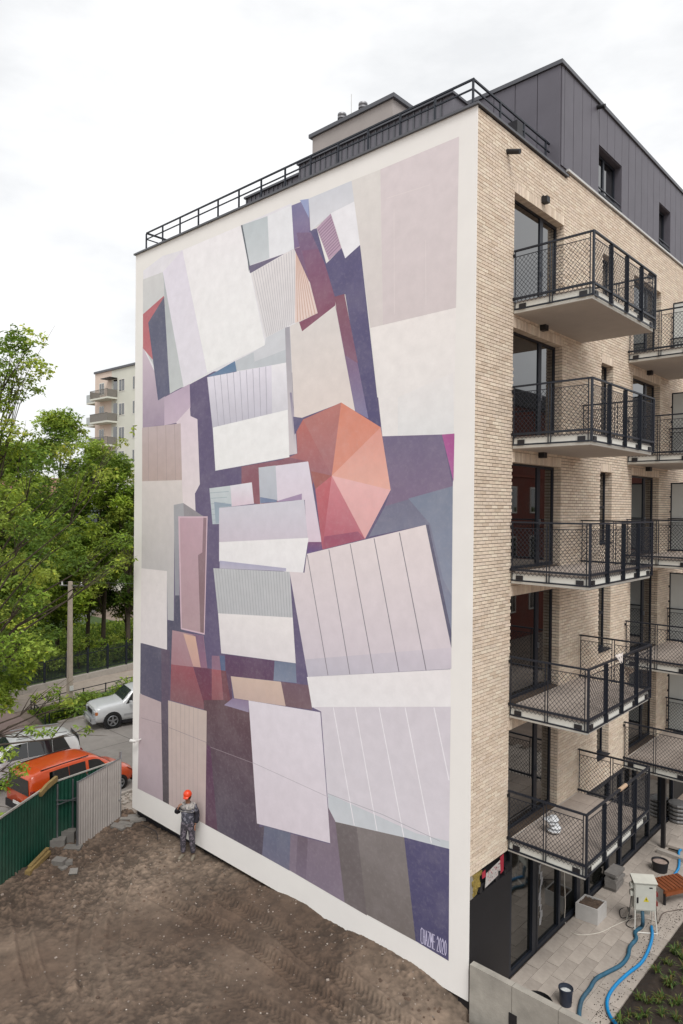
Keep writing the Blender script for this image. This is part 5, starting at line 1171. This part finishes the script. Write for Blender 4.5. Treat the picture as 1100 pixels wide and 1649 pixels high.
for i, ((x, y), R, hgt, lab) in enumerate(shr):
    r = random.Random(200+i); cs, rs = [], []
    for k in range(int(16+R*9)):
        a = r.uniform(0, 6.28); q = math.sqrt(r.random())*R*.9; z = G0+.15+r.random()*(hgt-.3)*(1-.35*q/R); cs.append(Vector((x+math.cos(a)*q, y+math.sin(a)*q, z))); rs.append(r.uniform(.28, .55)*(.8+R*.15))
    tree('shrub', (x, y, G0), cs, rs, 110, .075, 300+i, lab, SH, .05, G0+hgt*.8, .85 if hgt > 1.5 else 1.05, 8, 'shrub')
# grass blades and weeds in the strip and lawn (one mass), far wood
def mass(name, n, fx, size, seed, tint, hz):
    r = np.random.default_rng(seed); P = fx(r, n); a = r.random(n)*6.28; s_ = size*(.6+.8*r.random(n))
    A = np.stack([np.cos(a), np.sin(a), np.zeros(n)], -1)*s_[:, None]; Up = np.stack([r.normal(size=n)*.4, r.normal(size=n)*.4, np.ones(n)*hz], -1)*s_[:, None]
    V = np.stack([P-A*.35, P+A*.35, P+A*.3+Up, P-A*.3+Up], 1).reshape(-1, 3); F = np.arange(n*4).reshape(-1, 4)
    col = np.array([LC[i] for i in r.integers(len(LC), size=n)])*tint*(.6+.8*r.random(n))[:, None]
    o = link(name, npmesh(name, V, F, LEAF, col)); o['kind'] = 'stuff'; return o
mass('grass', 14000, lambda r, n: np.stack([-27.6+r.random(n)*2.7, 2.7+r.random(n)*14, np.full(n, G0)], -1), .07, 1, .9, 1.6)
mass('grass', 12000, lambda r, n: np.stack([-35-r.random(n)*14, 6+r.random(n)*22, np.full(n, G0)], -1), .16, 2, .9, 1.2)
def ring_(r, n):
    a = math.radians(88)+r.random(n)*math.radians(110); d = 125+r.random(n)*25; x = np.cos(a)*d; y = np.sin(a)*d
    top = 7+3*np.sin(a*23)+2.5*np.sin(a*57+1); return np.stack([x, y, G0+r.random(n)**.7*top], -1)
mass('distant_wood', 60000, ring_, .9, 3, .75, .9)

# street pole, low fence, iron fence on its kerb wall
up_ = thing('street_pole', (-25.8,4.1,G0), 'tall weathered concrete street pole standing in the green strip', 'pole')
part('shaft', MB().add([(-25.8+sx*w, 4.1+sy*w, z) for z, w in ((G0-.1,.12),(6.35,.08)) for sx, sy in ((-1,-1),(1,-1),(1,1),(-1,1))], [(0,1,5,4),(1,2,6,5),(2,3,7,6),(3,0,4,7),(4,5,6,7)]), mat('weathered_concrete', '#a3978a', .9, .12, 5, .2, 40), up_)
part('cross_arm', MB().bar((-26.3,3.8,6.15), (-25.2,4.5,6.15), .06), CHROME, up_); part('plate', MB().box((-25.62,4.0,.9), (-25.60,4.2,1.15)), PLATE, up_)
for q in ((-26.2,3.87), (-25.3,4.43)): part('insulator', MB().lathe((q[0],q[1],6.18), [(0,0),(.05,.0),(.03,.06),(.05,.12),(0,.15)], 8), PLATE, up_)
cable('wire', [(-26.2,3.87,6.32),(-22,11,6.0),(-18,20,6.2)], .015, BLACKP, 'black overhead wire running from the street pole behind the mural wall', 'wire', n=4)
lf = thing('low_fence', (-26.5,3,G0), 'low black bent bar fence edging the green strip', 'fence')
def lrail(a, b, nm='rail'):
    a, b = Vector(a), Vector(b); mb = MB().bar(a+Vector((0,0,.5)), b+Vector((0,0,.5)), .035).bar(a+Vector((0,0,.2)), b+Vector((0,0,.2)), .025); part(nm, mb, BLACKM, lf)
    n = int((b-a).length/1.5)+1
    for i in range(n+1): p = a.lerp(b, i/n); part('post', MB().box((p.x-.025,p.y-.025,G0-.05), (p.x+.025,p.y+.025,G0+.54)), BLACKM, lf)
lrail((-27.7,3.0,G0), (-25.0,2.5,G0)); lrail((-27.75,3.2,G0), (-28.9,13,G0)); lrail((-25.0,2.7,G0), (-24.95,8.5,G0))
irf = thing('iron_fence', (-32.4,8,G0), 'black iron picket fence on a low stone kerb before dark shrubs', 'fence')
fa, fb_ = at(100,1103,2,G0), at(232,1072,2,G0); fa = fa-(fb_-fa)*.9; nsg = 8
for i in range(nsg):
    p, q = fa.lerp(fb_, i/nsg), fa.lerp(fb_, (i+1)/nsg); part('kerb_block', MB().bar(p+Vector((0,0,.15)), p.lerp(q, .99)+Vector((0,0,.15)), .3, .4), KERBM, irf)
    part('post', MB().box((p.x-.04,p.y-.04,G0+.35), (p.x+.04,p.y+.04,G0+1.9)), BLACKM, irf)
    part('rail', MB().bar(p+Vector((0,0,.5)), q+Vector((0,0,.5)), .04), BLACKM, irf); part('rail', MB().bar(p+Vector((0,0,1.55)), q+Vector((0,0,1.55)), .04), BLACKM, irf)
    for k in range(1, 16):
        u = p.lerp(q, k/16); part('picket', MB().box((u.x-.012,u.y-.012,G0+.42), (u.x+.012,u.y+.012,G0+1.78)), BLACKM, irf)

# ------------------------------------------------------------------ pale apartment block far behind
fbD = lambda px, dist: Vector((CAM[0], CAM[1], 0)) + dist*Vector(((fw+rt*((px-550)/FPX)).x, (fw+rt*((px-550)/FPX)).y, 0)).normalized()
ZT_ = 26.2; Pa = fbD(152, 91); Pb = fbD(218, 83.0); dv = (Pb-Pa).normalized(); nv = Vector((dv.y, -dv.x, 0)); nv = nv if nv.dot(Vector(CAM)-Pa) > 0 else -nv
FB = thing('apartment_block', tuple((Pa+Pb)/2), 'distant pale green and pink apartment block with small dark balconies above the trees', 'building')
CR = mat('pale_green_render', '#d0d0c4', .9, .05, .5); PK = mat('pale_pink_render', '#d8c6b8', .9, .05, .5)
def wallq(mb, s0, s1, z0, z1, o0, o1):                    # block along the facade s (m from the corner), outwards o
    vs = []
    for z in (z0, z1):
        for s, o_ in ((s0,o0),(s1,o0),(s1,o1),(s0,o1)): p = Pa+dv*s+nv*o_; vs.append((p.x, p.y, z))
    return mb.add(vs, [(0,3,2,1),(4,5,6,7),(0,1,5,4),(1,2,6,5),(2,3,7,6),(3,0,4,7)])
LF = (Pb-Pa).length
part('wall', wallq(MB(), LF*.42, LF+9, G0, ZT_, -10, 0), CR, FB); part('pink_wall', wallq(MB(), 0, LF*.42, G0, ZT_, -10, .003), PK, FB)
part('side_bay', wallq(MB(), -1.6, 0, G0, ZT_-.9, -10, -1.2), CR, FB); part('roof_edge', wallq(MB(), -.1, LF+9.1, ZT_, ZT_+.25, -10.1, .15), CAP, FB)
for k in range(8):
    zc = ZT_-2.0-k*2.8
    for s0, w_, tl in ((LF*.11, LF*.13, 1.5), (LF*.60, LF*.14, 1.5), (LF*.92, LF*.11, 1.6)):
        f_ = part('window', wallq(MB(), s0, s0+w_, zc-tl/2, zc+tl/2, .0, .03), mat('pale_frame', '#d2d0c8', .6, .03, 3), FB)
        part('pane', wallq(MB(), s0+.12, s0+w_*.5-.05, zc-tl/2+.1, zc+tl/2-.1, .03, .04), GLASS, f_); part('pane', wallq(MB(), s0+w_*.5+.05, s0+w_-.1, zc-tl/2+.1, zc+tl/2-.1, .03, .04), GLASS, f_)
    dq = part('balcony_door', wallq(MB(), LF*.47, LF*.56, zc-1.3, zc+.8, 0, .03), GLASS, FB)
    bq = part('balcony', wallq(MB(), LF*.12, LF*.56, zc-1.55, zc-1.35, .01, 1.3), CR, FB)
    rr_ = MB(); wallq(rr_, LF*.12, LF*.56, zc-.45, zc-.40, 1.24, 1.3); 
    if k % 2: wallq(rr_, LF*.12, LF*.56, zc-1.34, zc-.46, 1.25, 1.28)
    else:
        for j in range(22): wallq(rr_, LF*(.12+j*.0205), LF*(.12+j*.0205)+.06, zc-1.34, zc-.46, 1.25, 1.28)
    wallq(rr_, LF*.12, LF*.12+.05, zc-1.34, zc-.45, .05, 1.24); wallq(rr_, LF*.56-.05, LF*.56, zc-1.34, zc-.45, .05, 1.24); part('balustrade', rr_, mat('brown_balustrade', '#7b766f', .7, .1, 3), bq)
    q_ = part('side_balcony', wallq(MB(), -1.75, -.05, zc-1.6, zc-1.4, -1.19, .2), CR, FB); part('balustrade', wallq(MB(), -1.75, -.05, zc-1.39, zc-.45, .14, .2), mat('pale_glass', '#aab0ae', .3, .05, 2), q_)
    part('window', wallq(MB(), -1.3, -.4, zc-.9, zc+.7, -1.19, -1.16), GLASS, FB)
part('awning', wallq(MB(), LF*.33, LF*.56, ZT_-1.1, ZT_-1.02, .0, 1.0), BLACKP, FB)
# low roofs glimpsed through the branches
def house(px, dist, w, zt, wallm, roofm, label):
    c = fbD(px, dist); t = thing('house', (c.x, c.y, G0), label, 'house'); d = Vector((.6,.8,0)); n = Vector((.8,-.6,0)); h = zt-2.2
    def P_(s, o_, z): q = c+d*s+n*o_; return (q.x, q.y, z)
    part('wall', MB().add([P_(-w,-4,G0),P_(w,-4,G0),P_(w,4,G0),P_(-w,4,G0),P_(-w,-4,h),P_(w,-4,h),P_(w,4,h),P_(-w,4,h)], [(0,3,2,1),(0,1,5,4),(1,2,6,5),(2,3,7,6),(3,0,4,7)]), wallm, t)
    part('roof', MB().add([P_(-w-.4,-4.5,h-.1),P_(w+.4,-4.5,h-.1),P_(w+.4,4.5,h-.1),P_(-w-.4,4.5,h-.1),P_(-w-.4,0,zt),P_(w+.4,0,zt)], [(0,1,5,4),(2,3,4,5),(0,4,3),(1,2,5)]), roofm, t)
    for i in range(4): s = -w+1.2+i*(2*w-2.4)/3; part('window', MB().add([P_(s-.5,4.02,h-2.4),P_(s+.5,4.02,h-2.4),P_(s+.5,4.02,h-.9),P_(s-.5,4.02,h-.9)], [(0,1,2,3)]), GLASS, t)
house(5, 72, 8, 10.0, mat('grey_wall', '#8c8a88', .9, .1, 1), mat('slate_roof', '#4a5058', .7, .1, 2), 'low house with a blue grey roof behind the trees at the left edge')
house(62, 100, 4, 13.6, mat('red_wall', '#8a6a5c', .9, .1, 1), mat('rust_roof', '#84604f', .8, .1, 2), 'reddish house glimpsed far behind the left trees')
# old red brick tenement across the yard on the right: seen in the window reflections
TB = thing('brick_tenement', (24, 46, TZ), 'old red brick tenement with white framed windows, mirrored in the balcony door panes', 'building')
TBM = mat('old_red_brick', '#6f3426', .9, .18, 3, .3, 30, dirt=.2)
part('wall', MB().box((20,22,-.6), (30,74,18.6)), TBM, TB); part('roof', MB().box((19.6,21.6,18.6), (30.4,74.4,19.0)).box((21,22.6,19.0),(29,73,20.4)), mat('tenement_roof', '#3f3d40', .8, .1, 1), TB)
for z in (4.6, 8.6, 12.8): part('string_course', MB().box((19.9,22,z), (20-.002,74,z+.18)), mat('red_band', '#7b4030', .9, .1, 3), TB)
for k in range(4):
    for j in range(14):
        y = 24+j*3.6; z = 1.6+k*4.1
        f_ = part('window', MB().box((19.93,y,z), (19.995,y+1.25,z+2.2)), mat('white_frame', '#c5c3bd', .6, .03, 3), TB); part('pane', MB().box((19.91,y+.12,z+.12), (19.925,y+.58,z+2.08)).box((19.91,y+.67,z+.12), (19.925,y+1.13,z+2.08)), GLASS, f_)

db = MB()
for i in range(500):
    y = random.uniform(.3, 7.6); x = 2.12-abs(random.gauss(0, .28)); r = random.uniform(.004, .011)
    if x > .1: db.obox((x, y, TZ-.002), r*2.4, r*1.8, r*.9, random.uniform(0, 3), random.uniform(-.3, .3))
single('soil_crumbs', db, DARKSOIL, kind='stuff')
